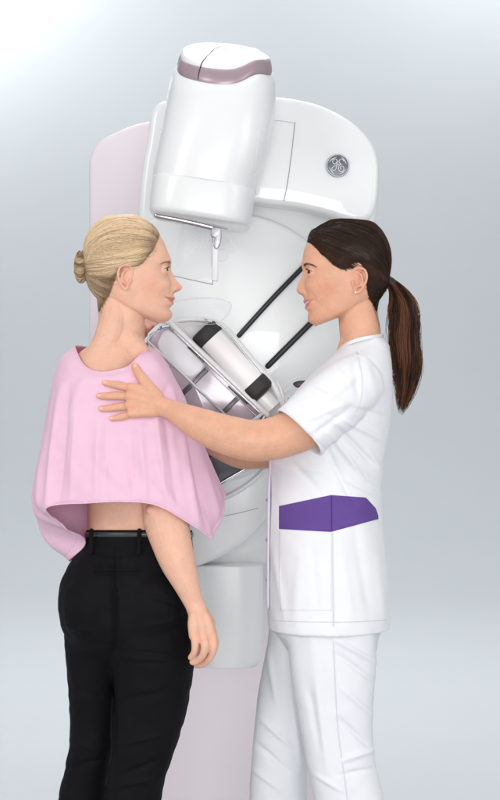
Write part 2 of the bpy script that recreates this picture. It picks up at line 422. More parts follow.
# lower bowl
mb = MB(); plate(mb, circ(186, 400, 104, 30, a0=-2, a1=182)+[(90, 396), (130, 394), (186, 392), (240, 394), (280, 396)], YA-.30, .26, 3, n=240); bowl = part('support_drum', mb, 'shell2', arm)
mb = MB(); limb(mb, arcpts(186, 400, 105, 0, 175, 60, YA-.302), [.0058]*60, nu=10, sub=1); part('drum_rim', mb, 'shell', bowl)
mb = MB(); plate(mb, [(120, 430), (150, 400), (268, 400), (300, 440), (296, 480), (268, 516), (243, 543), (214, 560), (185, 567), (150, 550), (125, 500)], YA-.22, .2, 5, n=200); part('lower_cover', mb, 'shell', arm)
mb = MB(); limb(mb, [P(225, 516, YA-.224), P(243, 512, YA-.224), P(258, 508, YA-.224)], [.0006]*3, nu=6); part('panel_gap', mb, 'greyseam', bowl)
# lower white cylinder
mb = MB(); y0 = .55
rows = [(564, 196, 264), (570, 195.5, 264.5), (620, 195.5, 264.5), (652, 196, 263.5), (660, 197.5, 262), (664.5, 201, 258)]
ring_loft(mb, [(P((a+b)/2-3, py, y0), ((b-a)/2*sc(y0)*1.05, 0, 0), (0, .075, 0), 3.4) for py, a, b in rows], nu=64, nv=40); part('lift_sleeve', mb, 'shell', arm)
# tube housing: tapered, tilted shell
YT = .36; TA = math.radians(8.3)
def tube_sec(px, py, hw, hd, e=2.9):
    if py < 80: e = 2.25
    elif py < 101: e = 2.45
    elif py < 126: e = 2.7
    lean = .050*max(0, min(1, (186-py)/105))
    return (P(px, py, YT), (hw*sc(YT)*math.cos(TA*(1-.75*max(0, min(1, (125-py)/45)))), 0, -hw*sc(YT)*math.sin(TA*(1-.75*max(0, min(1, (125-py)/45))))), (0, hd, lean*hd/.14), e)
def wave(mbx, amp, k0):
    V = []
    for v in mbx.V:
        u = (v[0]/sc(YT)+250-225)/48
        w = (-math.exp(-((u+.05)/.55)**2)*1.8+math.exp(-((u-.66)/.30)**2)*7.0-math.exp(-((u-1.0)/.14)**2)*2) if v[1] < YT else (1.5-1.0*u)
        V.append((v[0], v[1], v[2]+w*amp*sc(YT)*max(0, min(1, (v[2]-k0)/(12*S)))))
    mbx.V = V
mb = MB(); ring_loft(mb, [tube_sec(224.5, 71.5, 47, .128), tube_sec(224, 76, 50.5, .140), tube_sec(223, 84, 52.3, .146), tube_sec(221.5, 100, 54.2, .153), tube_sec(218, 125, 55, .158), tube_sec(212, 152, 54, .160), tube_sec(206.5, 176, 53, .160), tube_sec(204.6, 186, 52, .160)], nu=96, nv=90)
wave(mb, 1, P(0, 108, YT).z); tube = part('tube_housing', mb, 'shell')
mb = MB(); ring_loft(mb, [tube_sec(224, 78, 45, .124), tube_sec(224.6, 70, 47.3, .1295), tube_sec(225, 64, 46.6, .1275), tube_sec(225.4, 58.5, 44.5, .121), tube_sec(225.4, 57.5, 40, .11)], nu=96, nv=30)
wave(mb, 1, P(0, 108, YT).z); band_o = part('trim_band', mb, 'mauve', tube)
mb = MB(); ring_loft(mb, [tube_sec(225.3, 61, 43, .118), tube_sec(225, 58.2, 43.9, .119), tube_sec(223.5, 55.6, 42, .113), tube_sec(221, 52.5, 37, .098), tube_sec(218, 50, 28, .072), tube_sec(215, 48.6, 12, .035)], nu=96, nv=40)
wave(mb, .9, P(0, 64, YT).z); cap_o = part('top_cap', mb, 'shell', tube)
dg = None
def bvh_of(o):
    return BVHTree.FromPolygons([v.co for v in o.data.vertices], [tuple(p.vertices) for p in o.data.polygons])
def cast(b, px, py, y=YT, off=.0006, start=-2.0):
    "point on a surface under a photo position; parallel to the line of sight"
    o = Vector(cam.location); t = P(px, py, y); d = (t-o).normalized(); loc, n, i, ds = b.ray_cast(o, d)
    if loc is None: return None
    return loc+n*off if n.dot(d) < 0 else loc-n*off
tb = bvh_of(cap_o); bb = bvh_of(band_o)
mb = MB(); pp = [cast(bb, x, y) for x, y in [(198, 79), (198.5, 75.5), (199.2, 72), (200, 69)]]+[cast(tb, x, y) for x, y in [(202, 63), (206.5, 57), (213, 50), (220, 46.6)]]
pp = [p for p in pp if p]
if len(pp) > 2: limb(mb, pp, [.0012]*len(pp), nu=6); part('lid_gap', mb, 'plumdark', cap_o)
# collimator box under the housing
mb = MB(); ring_loft(mb, [tube_sec(204.6, 185.5, 50.6, .157, 3.6), tube_sec(204.2, 188, 51.6, .159, 3.6), tube_sec(202.5, 200, 51.3, .160, 3.8), tube_sec(200.5, 216, 50.6, .159, 4), tube_sec(200, 220.5, 49.5, .155, 4), tube_sec(200, 222.5, 47, .15, 4)], nu=96, nv=40)
colm = part('collimator', mb, 'shell2', tube)
# embossed raised marks down the side of the housing (illegible in the photo)
tbb = bvh_of(tube); mb = MB()
for pts in ([(258.6, 141), (258.8, 134), (260.5, 131.5), (262.4, 133), (262.4, 141)], [(257.8, 146), (258.2, 143), (262.2, 142.5)], [(256.6, 158), (257, 150), (257.6, 147)], [(251.8, 168), (252.6, 161), (253.4, 160)], [(255.4, 168), (255.6, 162), (256.6, 158)], [(251, 173), (251.8, 171), (255, 172)]):
    q = [cast(tbb, x, y, off=.0002) for x, y in pts]; q = [a for a in q if a]
    if len(q) > 1: limb(mb, q, [.0008]*len(q), nu=6, sub=3)
if mb.V: part('embossed_lettering', mb, 'shell', tube)
# face shield hanging under the collimator
YF = .20
mb = MB(); limb(mb, [P(157, 215.5, YF), P(186, 221, YF), P(212, 227, YF)], [.0072]*3, nu=12, flat=.7); fs = part('face_shield', mb, 'chrome')
mb = MB(); limb(mb, [P(157, 213.2, YF-.008), P(190, 219.5, YF-.008), P(227, 228.6, YF-.008)], [.0022]*3, nu=8); part('shield_slot', mb, 'greyseam', fs)
mb = MB(); plate(mb, [(212, 228), (220, 227.5), (221.5, 234), (220.5, 243), (217, 249), (213.5, 246), (214.5, 238), (211, 236)], YF-.008, .018, 1.2, n=60); part('hinge', mb, 'greymetal', fs)
mb = MB(); plate(mb, [(212.6, 243), (218, 245), (218, 262), (218, 280), (215, 281), (211.5, 279), (212, 262)], YF-.002, .006, 1, n=60); part('hinge_arm', mb, 'shell2', fs)
mb = MB(); plate(mb, [(183, 222), (212, 229), (212.5, 284), (174, 276), (176, 250)], YF, .004, .6, n=80, lin=True); part('clear_panel', mb, 'clear', fs)
mb = MB(); limb(mb, [P(172, 275.5, YF), P(192, 280, YF), P(212.5, 284.5, YF)], [.0009]*3, nu=6); limb(mb, [P(212.5, 284, YF), P(212, 262, YF), P(212.5, 236, YF)], [.0009]*3, nu=6); part('panel_edge', mb, 'greyseam', fs)
mb = MB()
for (cx, cy, r) in ((226.5, 240.5, 4.5), (231, 248, 4), (221.5, 255, 6)):
    limb(mb, arcpts(cx, cy, r, -110, 150, 14, YF+.02), [.0010]*14, nu=6, sub=2)
part('moulded_grip', mb, 'shell2', fs)
# compression paddle (clear dish)
YP = .12; mb = MB()
limb(mb, [P(171, 303, YP), P(178, 300.5, YP), P(195, 298, YP), P(214, 298, YP), P(227, 301, YP), P(231, 304, YP), P(230, 310, YP), P(226, 317, YP), P(220, 321, YP)], [.0013]*9, nu=8); pd = part('compression_paddle', mb, 'shell2')
mb = MB(); plate(mb, [(171, 303), (195, 298), (214, 298), (228, 301), (231, 305), (227, 316), (215, 324), (185, 324), (168, 318)], YP+.004, .004, .6, n=90); part('paddle_tray', mb, 'clear', pd)
# ------------- detector: everything runs along a 47 degree diagonal
YD = .20
mb = MB(); plate(mb, [(140, 350), (146, 338), (160, 326), (178, 319), (200, 317.5), (214, 321), (228, 330), (246, 352), (266, 374), (282, 392), (291, 404), (289, 420), (280, 444), (262, 466), (236, 480), (205, 478), (176, 450), (155, 400)],
                 YD+.06, .20, 9, n=200); det = part('detector_housing', mb, 'shell')
a47 = math.radians(43.5); dx, dy = math.cos(a47), math.sin(a47); nx, ny = dy, -dx    # along, across (to upper right)
def Q(s, t, y): return P(160+s*dx+t*nx, 333+s*dy+t*ny, y)     # s along the front edge, t across, px
def qp(L): return [(160+s*dx+t*nx, 333+s*dy+t*ny) for s, t in L]
# drum: white cylinder lying along the diagonal with dark end bands
def cyl_diag(mb, s0, s1, t0, t1, y, depth, bev=0, e=3.2):
    tm, hw = (t0+t1)/2, (t1-t0)/2*sc(y); secs = []
    ss = np.linspace(s0, s1, 7)
    for i, s_ in enumerate(ss):
        k = 1
        if bev and i in (0, 6): k = .84
        elif bev and i in (1, 5): k = .975
        e47 = math.radians(47); ux, uy = math.cos(e47), math.sin(e47)
        secs.append((P(160+s_*ux+tm*uy, 333+s_*uy-tm*ux, y), (uy*hw*k, 0, ux*hw*k), (0, depth*k, 0), e))
    ring_loft(mb, secs, nu=56, nv=36)
TD0, TD1 = 18, 49
mb = MB(); cyl_diag(mb, 34, 104, TD0+1, TD1, YD+.035, .060); dr = part('drum', mb, 'drum', det)
for s0, s1 in ((26, 42), (97, 115)):
    mb = MB(); cyl_diag(mb, s0, s1, TD0, TD1+1, YD+.035, .0625, 1); part('end_band', mb, 'black', dr)
mb = MB(); cyl_diag(mb, 116, 132, TD0+3, TD1-7, YD+.035, .048); part('collar', mb, 'shell2', dr)
# outer clear/white rounded guard to the upper right of the drum
mb = MB(); limb(mb, [P(150, 335, YD), P(160, 326, YD), P(176, 320, YD), P(200, 319, YD), P(217, 323, YD), P(232, 336, YD), P(250, 358, YD), P(266, 376, YD), P(278, 393, YD), P(284, 407, YD)], [.006]*4+[.008]*5+[.006], nu=14); part('guard_rim', mb, 'shell', det)
mb = MB(); limb(mb, [P(205, 318.5, YD-.012), P(224, 329, YD-.012), P(243, 352, YD-.012), P(262, 375, YD-.012)], [.0018]*4, nu=8); part('guard_edge', mb, 'chrome', det)
# front tray: smoked pane in two halves divided by a steel edge
mb = MB(); plate(mb, qp([(0, 12), (132, 13), (134, -8), (128, -44), (50, -44), (4, -26), (-6, -8)]), YD-.005, .05, 2, n=120, lin=True); tray = part('image_tray', mb, 'plum', det)
mb = MB(); plate(mb, qp([(6, 9), (40, 9.5), (56, 5), (50, -13), (12, -13), (3, -3)]), YD-.010, .008, 2, n=90); part('white_pad', mb, 'slab', tray)
mb = MB(); plate(mb, qp([(4, -16), (30, -16), (34, -30), (12, -27)]), YD-.010, .008, 2, n=60, lin=True); part('white_pad', mb, 'slab', tray)
for s_ in (56, 98):
    mb = MB(); plate(mb, qp([(s_+.6, 7), (s_+5.6, 7), (s_+4, -43), (s_-1, -43)]), YD-.011, .009, .8, n=60, lin=True); part('dark_bar', mb, 'plumdark', tray)
mb = MB(); plate(mb, qp([(86, 9), (112, 9.5), (112, 7.6), (86, 7.2)]), YD-.012, .01, .5, n=40, lin=True); part('slot', mb, 'plumdark', tray)
mb = MB(); plate(mb, qp([(30, 10), (52, 10), (52, 8), (30, 8)]), YD-.012, .01, .5, n=40, lin=True); part('slot', mb, 'plumdark', tray)
for t_, r_, nm, mt, s0, s1 in ((14.2, .0072, 'tray_edge', 'shell', 2, 134), (10.6, .0018, 'tray_edge', 'chrome', 4, 134), (6.0, .0011, 'tray_edge', 'chrome', 56, 134), (-14, .0020, 'tray_divider', 'shell2', -4, 128), (-15.6, .0009, 'tray_divider', 'greyseam', -2, 128), (-36, .0016, 'tray_divider', 'shell2', 10, 128)):
    mb = MB(); limb(mb, [Q(s0, t_, YD-.013), Q((s0+s1)/2, t_, YD-.013), Q(s1, t_, YD-.013)], [r_]*3, nu=8); part(nm, mb, mt, tray)
mb = MB(); limb(mb, [P(140.5, 352, YD-.008), P(144, 344, YD-.008), P(152, 334, YD-.008), P(162, 328, YD-.008), P(176, 326, YD-.008)], [.0055, .0055, .0045, .0045, .003], nu=10); part('front_lip', mb, 'shell', tray)
mb = MB(); limb(mb, [P(149.5, 335.2, YD-.0145), P(156, 331, YD-.0145), P(163, 328.3, YD-.0135), P(171, 327.2, YD-.0125)], [.0009]*4, nu=6); limb(mb, [P(160.5, 330, YD-.0145), P(161.5, 326.8, YD-.0125)], [.0012]*2, nu=6); part('blue_marking', mb, 'blue', tray)
mb = MB(); plate(mb, qp([(129, 16), (136, 15), (138, -10), (131, -12)]), YD-.016, .05, 2, n=60, lin=True); part('end_clamp', mb, 'shell', tray)
mb = MB(); limb(mb, [P(262, 414, YD-.02), P(250, 422, YD-.02), P(236, 428, YD-.02)], [.004]*3, nu=8); part('clamp_lever', mb, 'shell2', tray)
# clear cover over the tray
mb = MB(); plate(mb, qp([(-4, 12), (130, 12), (130, -40), (16, -40), (-6, -18)]), YD-.034, .004, 1, n=100, lin=True); part('clear_cover', mb, 'clear', det)
# dark round glass window under the tray
mb = MB(); plate(mb, circ(184, 400, 90, 30, a0=22, a1=120)+[(150, 455), (205, 448), (250, 436)], YD+.03, .03, 2, n=160); gw = part('glass_window', mb, 'glassdark', det)
for k, (x0, y0_, x1, y1) in enumerate([(222, 484, 246, 470), (212, 488, 250, 466)]):
    mb = MB(); limb(mb, [P(x0, y0_, YD+.026), P(x1, y1, YD+.026)], [.0012 if k != 1 else .0030]*2, nu=8); part('glass_trim', mb, 'chrome', gw)
# black rails
YR = YA-.055
for n_, pts, r_ in (('rail', [(306, 264), (272, 299), (239, 335.5)], .0062), ('rail', [(330, 304), (300, 334), (268, 366)], .0072)):
    mb = MB(); limb(mb, [P(x, y, YR) for x, y in pts], [r_]*3, nu=16, flat=.9); rr = part(n_, mb, 'rail', arm)
# small control knob beside the sleeve
mb = MB(); limb(mb, [P(283, 390, .21), P(288, 382, .21), P(298, 378, .21), P(306, 377, .21)], [.0010]*4, nu=8); limb(mb, [P(284, 393, .21), P(292, 386, .21), P(306, 384, .21)], [.0016]*3, nu=8); kb = part('control_knob', mb, 'shell2', det)
mb = MB(); plate(mb, [(293, 383.5), (298, 381), (306, 381), (306, 387), (297, 387.5)], .205, .03, 1.2, n=50); part('knob_cap', mb, 'plumdark', kb)
mb = MB(); limb(mb, [P(277, 382, .18), P(281, 390, .18), P(283.5, 399, .18), P(284, 410, .18)], [.0014, .003, .003, .002], nu=8); part('bracket_highlight', mb, 'shell', det)  # thin white tube shaped as the highlight along the bracket edge
# left hand grip that the patient holds
mb = MB(); limb(mb, [P(141, 352, .24), P(143, 338, .25), P(150, 326, .26), P(160, 321, .27)], [.012]*4, nu=14); part('hand_grip', mb, 'shell', det)
# badge: dark disc, silver ring with four curved flicks, two linked script letters
yb = YA-.101; bx, by, br = 337.8, 165.5, 11.6
mb = MB(); plate(mb, circ(bx, by, br, 40), yb-.004, .006, .8, n=80); bd = part('round_badge', mb, 'badge', up)
mb = MB(); limb(mb, arcpts(bx, by, br-.75, 0, 360, 49, yb-.0045), [.0010]*49, nu=6, sub=1); part('badge_ring', mb, 'silver', bd)
mb = MB()
for a in (20, 110, 200, 290):
    n = 10; pts = []; rr = []
    for i in range(n):
        t = i/(n-1); an = math.radians(a+62*t); ra = br-2.1-1.5*math.sin(math.pi*t)*.4-.9*t; pts.append(P(bx+ra*math.cos(an), by+ra*math.sin(an), yb-.0045)); rr.append(.0004+.0011*math.sin(math.pi*t))
    limb(mb, pts, rr, nu=6, sub=1)
def stroke(L, w):
    pts = [P(bx+x*br*.62, by-y*br*.62, yb-.0047) for x, y in L]; limb(mb, pts, [w]*len(pts), nu=6, sub=4)
stroke([(-.10, .62), (-.25, .88), (-.55, .85), (-.72, .55), (-.60, .25), (-.35, .22), (-.12, .50), (-.02, .78), (-.10, .30), (-.20, -.10), (-.28, -.50), (-.50, -.72), (-.78, -.62), (-.80, -.35), (-.50, -.10), (-.15, .05), (.10, .18)], .0011)
stroke([(.80, .62), (.62, .88), (.30, .80), (.18, .50), (.35, .22), (.60, .18), (.30, .12), (.10, -.20), (.12, -.60), (.40, -.85), (.72, -.72), (.85, -.40), (.70, -.10), (.42, -.15), (.36, -.40), (.52, -.50)], .0011)
part('badge_lettering', mb, 'silver', bd)
# ------------------------------------------------------------------ people: head, hands, helpers
def arr(L): a = np.array(L, float); return a[:, 0], a[:, 1]
# generic skull in "px" (py, value); f grows towards the face
BASE_F = [(221.5, 121), (222, 130), (223, 138), (226, 146), (230, 153), (235, 159), (241, 164), (248, 167.6), (256, 170), (262, 171.2), (268, 170.2), (276, 170.2), (284, 171.2), (293, 172.3), (300, 172.2), (307, 171.2), (313, 172.0), (318, 171.2), (321, 168), (323, 161)]
BASE_B = [(221.5, 119), (222, 111), (223, 106), (226, 101), (232, 95.5), (240, 91.5), (250, 89.5), (262, 89), (272, 90), (282, 92.5), (290, 96), (298, 102), (304, 111), (309, 121), (313, 131), (317, 141), (320, 149), (323, 157)]
BASE_W = [(221.5, 1), (222, 9), (223, 14), (226, 20), (232, 26), (240, 30.5), (250, 33), (262, 33.5), (272, 32.6), (282, 31), (292, 29.2), (300, 27), (307, 24.5), (313, 20.5), (317, 16.5), (320, 12), (323, 5)]
BASE_C = [(221.5, 120), (240, 118), (262, 119), (280, 122), (292, 125), (300, 129), (307, 134), (313, 143), (318, 152), (323, 159)]
BASE_P = [(221, 2.0), (250, 2.15), (262, 2.3), (280, 2.3), (300, 2.15), (312, 2.2), (323, 2.1)]

def lid_edge(a, amp):
    a = np.asarray(a, float); q = np.clip((a+52)/134, 0, 1)
    return amp*np.sin(np.pi*q)**.75-a*.045
class Head:
    def __init__(s, sgn, x0, dy, ymid, prof, ks=1.0, kb=1.0, yaw=0, mouth=None, eyec=None, wk=1.0, basef=None, smile=0.):
        s.basef = basef or BASE_F
        s.sgn, s.x0, s.dy, s.ymid, s.ks, s.kb, s.wk = sgn, x0, dy, ymid, ks, kb, wk
        s.yaw = math.radians(yaw); s.prof = prof; s.mouth = mouth; s.eyec = eyec; s.smile = smile
    # head px (f, l, py) -> world.  f measured like patient photo px, mapped by sgn and x0; l>0 is the side nearest the camera
    def world(s, f, l, py):
        f = np.asarray(f, float); l = np.asarray(l, float); py = np.asarray(py, float)
        X = (f-171.3); X, Y = X*1.0, l
        c, sn = math.cos(s.yaw), math.sin(s.yaw); px = -40.
        Xr = (X-px)*c+Y*sn+px; Yr = -(X-px)*sn+Y*c
        xw = (s.x0+s.sgn*Xr-250)*sc(s.ymid); yw = s.ymid-Yr*S; zw = 1.29+(400-(py+s.dy))*sc(s.ymid)
        return np.stack(np.broadcast_arrays(xw, yw, zw), -1)
    def local(s, V):
        k = sc(s.ymid); Xr = s.sgn*(V[:, 0]/k+250-s.x0); Yr = -(V[:, 1]-s.ymid)/S
        px = -40.; c, sn = math.cos(s.yaw), math.sin(s.yaw); X = (Xr-px)*c-Yr*sn+px; Y = (Xr-px)*sn+Yr*c
        return X+171.3, Y, 400-(V[:, 2]-1.29)/k-s.dy
    def base(s, py):
        F = pchip(py, *arr(s.basef)); C = pchip(py, *arr(BASE_C)); B = pchip(py, *arr(BASE_B)); C2 = C
        B = C-(C-B)*np.where(py < 296, s.kb, 1+(s.kb-1)*np.clip((304-py)/8, 0, 1))
        return F, B, C, pchip(py, *arr(BASE_W))*s.wk, pchip(py, *arr(BASE_P))
    def surf(s, py, phi, detail=True):
        "py rows (n,1), phi cols (1,m) radians from the face"
        F, B, C, Wd, p = s.base(py); cph, sph = np.cos(phi), np.sin(phi)
        front = cph >= 0; e = 2/p
        f = np.where(front, C+(F-C)*np.abs(cph)**e, C-(C-B)*np.abs(cph)**(2/2.1))
        l = Wd*np.sign(sph)*np.abs(sph)**np.where(front, e, 2/2.1)
        py = np.broadcast_to(py, f.shape).copy()
        if not detail: return f, l, py
        g = lambda a, c, w: np.exp(-((a-c)/w)**2)
        al = np.abs(l); face = np.clip((f-150)/10, 0, 1)
        pr = pchip(py, *arr(s.prof)); D = (pr-np.broadcast_to(F, f.shape))
        # nose band and mouth band have different breadths
        ns = pchip(py, [250, 262, 268, 276, 284, 288, 292, 295, 300], [9, 6.5, 3.6, 3.7, 4.6, 5.4, 5.0, 4.5, 6]); 
        latn = np.exp(-(al/ns)**2.3)
        latm = np.exp(-(al/14)**2.8)
        latc = np.exp(-(al/13)**2.4)
        wm = np.clip((py-293.5)/2.5, 0, 1); wc = np.clip((py-307)/4, 0, 1)
        lat = latn*(1-wm)+wm*((1-wc)*latm+wc*latc)
        f = f+D*lat*np.clip((f-140)/10, 0, 1)
        # alae and nostrils
        f = f+face*(2.6*g(al, 6.2, 2.6)*g(py, 290.0, 3.0)-1.3*g(al, 10.5, 2.4)*g(py, 290.5, 4)-1.6*g(al, 3.2, 1.5)*g(py, 293.6, 1.4))
        # eye sockets, brow, cheek
        ez = s.eyec[1]
        f = f-face*(4.9*g(al, 14, 6.3)*g(py, ez-.2, 4.8)+2.2*g(al, 7.5, 3.0)*g(py, ez-.5, 5))+face*(1.1*g(al, 13, 9)*g(py, ez-7.6, 3.2))
        f = f+face*(1.5+1.6*s.smile)*g(al, 18, 8)*g(py, ez+15, 8)
        l = l+np.sign(l)*(1.0*g(f, 150, 9)*g(py, ez+12, 8)-0.8*g(f, 156, 6)*g(py, 254, 7))
        # mouth corner and the fold beside it
        mz, mc, mw = s.mouth
        f = f-face*(2.0*g(al, mw+.6, 2.2)*g(py, mz-2.6*s.smile, 2.0)+1.0*g(al, mw+3.5, 2.2)*g(py, mz-3, 5))+face*.8*g(al, mw+6, 4)*g(py, mz-3, 7)
        f = f-face*1.1*g(al, 0, mw*.8)*g(py, mz+8.2, 2.4)
        # smile line from the wing of the nose to beside the mouth
        for (fa, pa, fb, pb, w_, h_) in ((169.5, 287.5, 161.0, 294.0, 1.7, .34), (161.0, 294.0, 157.0, 302.0, 1.8, .22)):
            ex, ey = fb-fa, pb-pa; tt = np.clip(((f-fa)*ex+(py-pa)*ey)/(ex*ex+ey*ey), 0, 1); dd = np.hypot(f-fa-tt*ex, py-pa-tt*ey)
            q = s.smile*h_*np.exp(-(dd/w_)**2)*np.clip((al-6)/3, 0, 1); l = l-np.sign(l)*q; f = f-q*.6
        return f, l, py
    def nose(s, mb, f, py):
        for side in (1, -1):
            ellipsoid(mb, s.world(f, side*4.5, py), (4.4*S, 2.9*S, 3.1*S), 22, 14)
            ellipsoid(mb, s.world(f-2.0, side*5.6, py+.3), (3.0*S, 2.2*S, 3.0*S), 22, 14)
    def mesh(s, mb):
        n, m = 170, 260
        t = np.linspace(0, 1, n); py = 221.6+(322.9-221.6)*(0.5-0.5*np.cos(np.pi*(t*.93+.035)))
        py = (py-py[0])/(py[-1]-py[0])*(322.9-221.6)+221.6
        k = np.linspace(-1, 1, m, endpoint=False); phi = np.pi*(0.55*k+0.45*k**3)
        f, l, pp = s.surf(py[:, None], phi[None, :])
        V = list(s.world(f, l, pp).reshape(-1, 3)); F = gridfaces(n, m)
        F0 = s.world(f[0].mean(), 0, 221.4); F1 = s.world(f[-1].mean(), 0, 323.2); q = len(V); V += [F0, F1]
        for i in range(m):
            j = (i+1) % m; F += [(q, j, i), (q+1, (n-1)*m+i, (n-1)*m+j)]
        mb.addc(V, F)
    def eyelids(s, mb, up=17, lo=-11):
        cf, cz, cl = s.eyec
        for side in (1, -1):
            for which in (0, 1):
                na, ne = 36, 12; al = np.radians(np.linspace(-86, 100, na))
                edge = lid_edge(np.degrees(al), up if which == 0 else lo)
                top = 66 if which == 0 else -58
                V = []
                for R in (6.35, 4.9):
                    for e in range(ne):
                        el = np.radians(edge+(top-edge)*e/(ne-1)); r_ = R*(1+(.05 if e == 0 and R > 6 else 0))
                        f = cf+r_*np.cos(el)*np.cos(al); l = cl+r_*np.cos(el)*np.sin(al); z = cz-r_*np.sin(el)
                        V.append(s.world(f, side*l, z))
                V = np.vstack(V); F = []
                k = na*ne
                for e in range(ne-1):
                    for a in range(na-1):
                        i = e*na+a; F.append((i, i+1, i+1+na, i+na)); F.append((k+i, k+i+na, k+i+1+na, k+i+1))
                for a in range(na-1):
                    F.append((a, k+a, k+a+1, a+1)); i = (ne-1)*na+a; F.append((i, i+1, k+i+1, k+i))
                for e in range(ne-1):
                    i = e*na; F.append((i, i+na, k+i+na, k+i)); i = e*na+na-1; F.append((i, k+i, k+i+na, i+na))
                mb.addc(V, F)
    def eyes(s, parent, iris, gaze=(0, 0)):
        cf, cz, cl = s.eyec
        for side in (1, -1):
            V, C = [], []; nu, nv = 48, 28
            g = np.array((math.cos(gaze[0])*math.cos(gaze[1]), math.sin(gaze[0]), math.sin(gaze[1])))
            for j in range(nv+1):
                a = math.pi*j/nv
                for i in range(nu):
                    b = 2*math.pi*i/nu; d = np.array((math.sin(a)*math.cos(b), math.sin(a)*math.sin(b), math.cos(a)))
                    an = math.degrees(math.acos(max(-1, min(1, float(d@g))))); r = 5.35+.35*math.exp(-(an/22)**2)
                    V.append(s.world(cf+r*d[0], side*cl+r*d[1]*side, cz-r*d[2])); C.append((.008, .007, .006) if an < 12 else (iris if an < 29 else ((.10, .07, .06) if an < 32 else (.74, .70, .69))))
            mk('eye', V, gridfaces(nv+1, nu), M['eye'], parent, True, np.array(C))
    def ear(s, mb, cf, cz, h=27, tilt=0):
        for side in (1, -1):
            k = h/27.; ct, st = math.cos(tilt), math.sin(tilt)
            Wd = float(pchip(np.array([cz]), *arr(BASE_W))[0])*s.wk
            def E(df, dz, dl): return s.world(cf+(df*ct+dz*st)*k, side*(Wd-1.2+dl), cz+(dz*ct-df*st)*k)
            hel = [(5.6, -2.5, .5), (6.2, -7, 1.6), (3.8, -11.6, 2.6), (-1.5, -13.2, 3.6), (-6.5, -11, 4.8), (-8.6, -5.5, 5.6), (-8.0, 0.5, 5.4), (-5.6, 6, 4.4), (-2.6, 10, 3.2), (.2, 12.2, 2.4), (2.6, 11.2, 1.8), (3.2, 8.2, 1.2)]
            limb(mb, [E(*p) for p in hel], [.0026]*3+[.0030]*5+[.0034, .0042, .0042, .003], nu=14)
            limb(mb, [E(*p) for p in [(.8, -9, 2.0), (-3.2, -5.6, 3.6), (-4.4, -.8, 3.9), (-2.6, 4.4, 3.0), (1.0, 6.4, 1.9)]], [.0022, .0027, .0030, .0030, .0028], nu=12)
            limb(mb, [E(*p) for p in [(4.6, 5.6, .6), (5.4, 2.0, 1.4), (5.2, -1.2, .8)]], [.0028, .0032, .0026], nu=12)
            # backing sheet of the ear, leaning out towards the rim
            pts = [(5, -7), (2, -11.5), (-3, -12.2), (-7.5, -7), (-7.2, -1), (-5, 5), (-2, 10), (1.5, 11.5), (3.6, 7), (4.2, 1)]
            C = cr(np.array(pts), 40, True); V = []
            for off in (0, -2.0):
                for x, z in C: V.append(E(x, z, max(0, (4.4-x)*.27)-.5+off))
            n = 40; c1 = len(V); V += [E(-1, 0, .1), E(-1, 0, -1.9)]
            F = [(i, (i+1) % n, n+(i+1) % n, n+i) for i in range(n)]+[((i+1) % n, i, c1) for i in range(n)]+[(n+i, n+(i+1) % n, c1+1) for i in range(n)]
            mb.addc(V, F)
            # root joining the ear to the skull
            limb(mb, [E(3, -8, -1.5), E(2.2, 0, -2), E(2, 7, -1.5)], [.0045, .006, .0045], nu=12)
    def paint(s, V, skin, lip, blush=.5, teeth=False):
        f, l, py = s.local(V); C = np.tile(np.array(skin), (len(V), 1)).astype(float); al = np.abs(l)
        g = lambda a, c, w: np.exp(-((a-c)/w)**2)
        def blend(w, col):
            nonlocal C
            w = np.clip(w, 0, 1)[:, None]; C = C*(1-w)+np.array(col)*w
        head = (py > 215) & (py < 326) & (al < 42) & (f > 80) & (f < 190)
        hx = head.astype(float)
        rose = (skin[0]*1.0, skin[1]*.74, skin[2]*.72)
        blend(hx*blush*g(f, 150, 13)*g(py, 287, 10), rose)
        blend(hx*.45*g(f, 179, 5)*g(py, 288, 4), rose)
        cf, cz = s.earc
        blend(hx*.45*g(f, cf, 8)*g(py, cz, 12)*np.clip((al-30)/3, 0, 1), rose)
        mz, mc, mw = s.mouth; gap = mc
        up = mz-s.smile*3.0*(al/mw)**2; thick = np.clip(1-(al/mw)**2, 0, 1)**.7
        dz = py-up; front = hx*np.clip((f-157)/2, 0, 1)*(al < mw)
        ulip = front*np.clip((dz+3.2*thick+.2)*2.2, 0, 1)*np.clip((gap*thick-dz)*2.5+.6, 0, 1)
        llip = front*np.clip((dz-gap*thick)*2.5+.6, 0, 1)*np.clip((gap*thick+4.6*thick-dz)*1.8, 0, 1)
        blend(np.maximum(ulip, llip)*.9, lip)
        if teeth: blend(front*np.clip((dz-.1)*3, 0, 1)*np.clip((gap*thick*.9-dz)*3, 0, 1)*(al < mw*.86), (.82, .79, .75))
        else: blend(front*g(dz, gap*.5*thick, .45)*.75, (.20, .06, .05))  # shade between the lips painted as a dark line
        blend(front*g(al, mw, 1.2)*g(dz, 0, .9)*.5, (.25, .09, .07))  # crease shade painted at the mouth corners
        # nostril shade painted in dark, lid margin, inside of the ear
        blend(hx*np.clip((7-al)/2, 0, 1)*g(py, 291.9, 1.0)*.55*g(f, (175.5 if s.sgn > 0 else 173.0), 2.2), (.32, .12, .09))
        ce, ze, le = s.eyec
        n1 = vnoise(V, 28, 11); n2 = vnoise(V, 95, 12); n3 = vnoise(V, 320, 13)
        C = C*(1+.045*n1+.04*n2+.04*n3)[:, None]; w = np.clip(.5+.9*n1+.5*n2, 0, 1)[:, None]*.14; C = C*(1-w)+np.array(rose)*w
        return C
def hand_chain(mb, pts, rad, nu=16): limb(mb, pts, rad, nu=nu, sub=4)

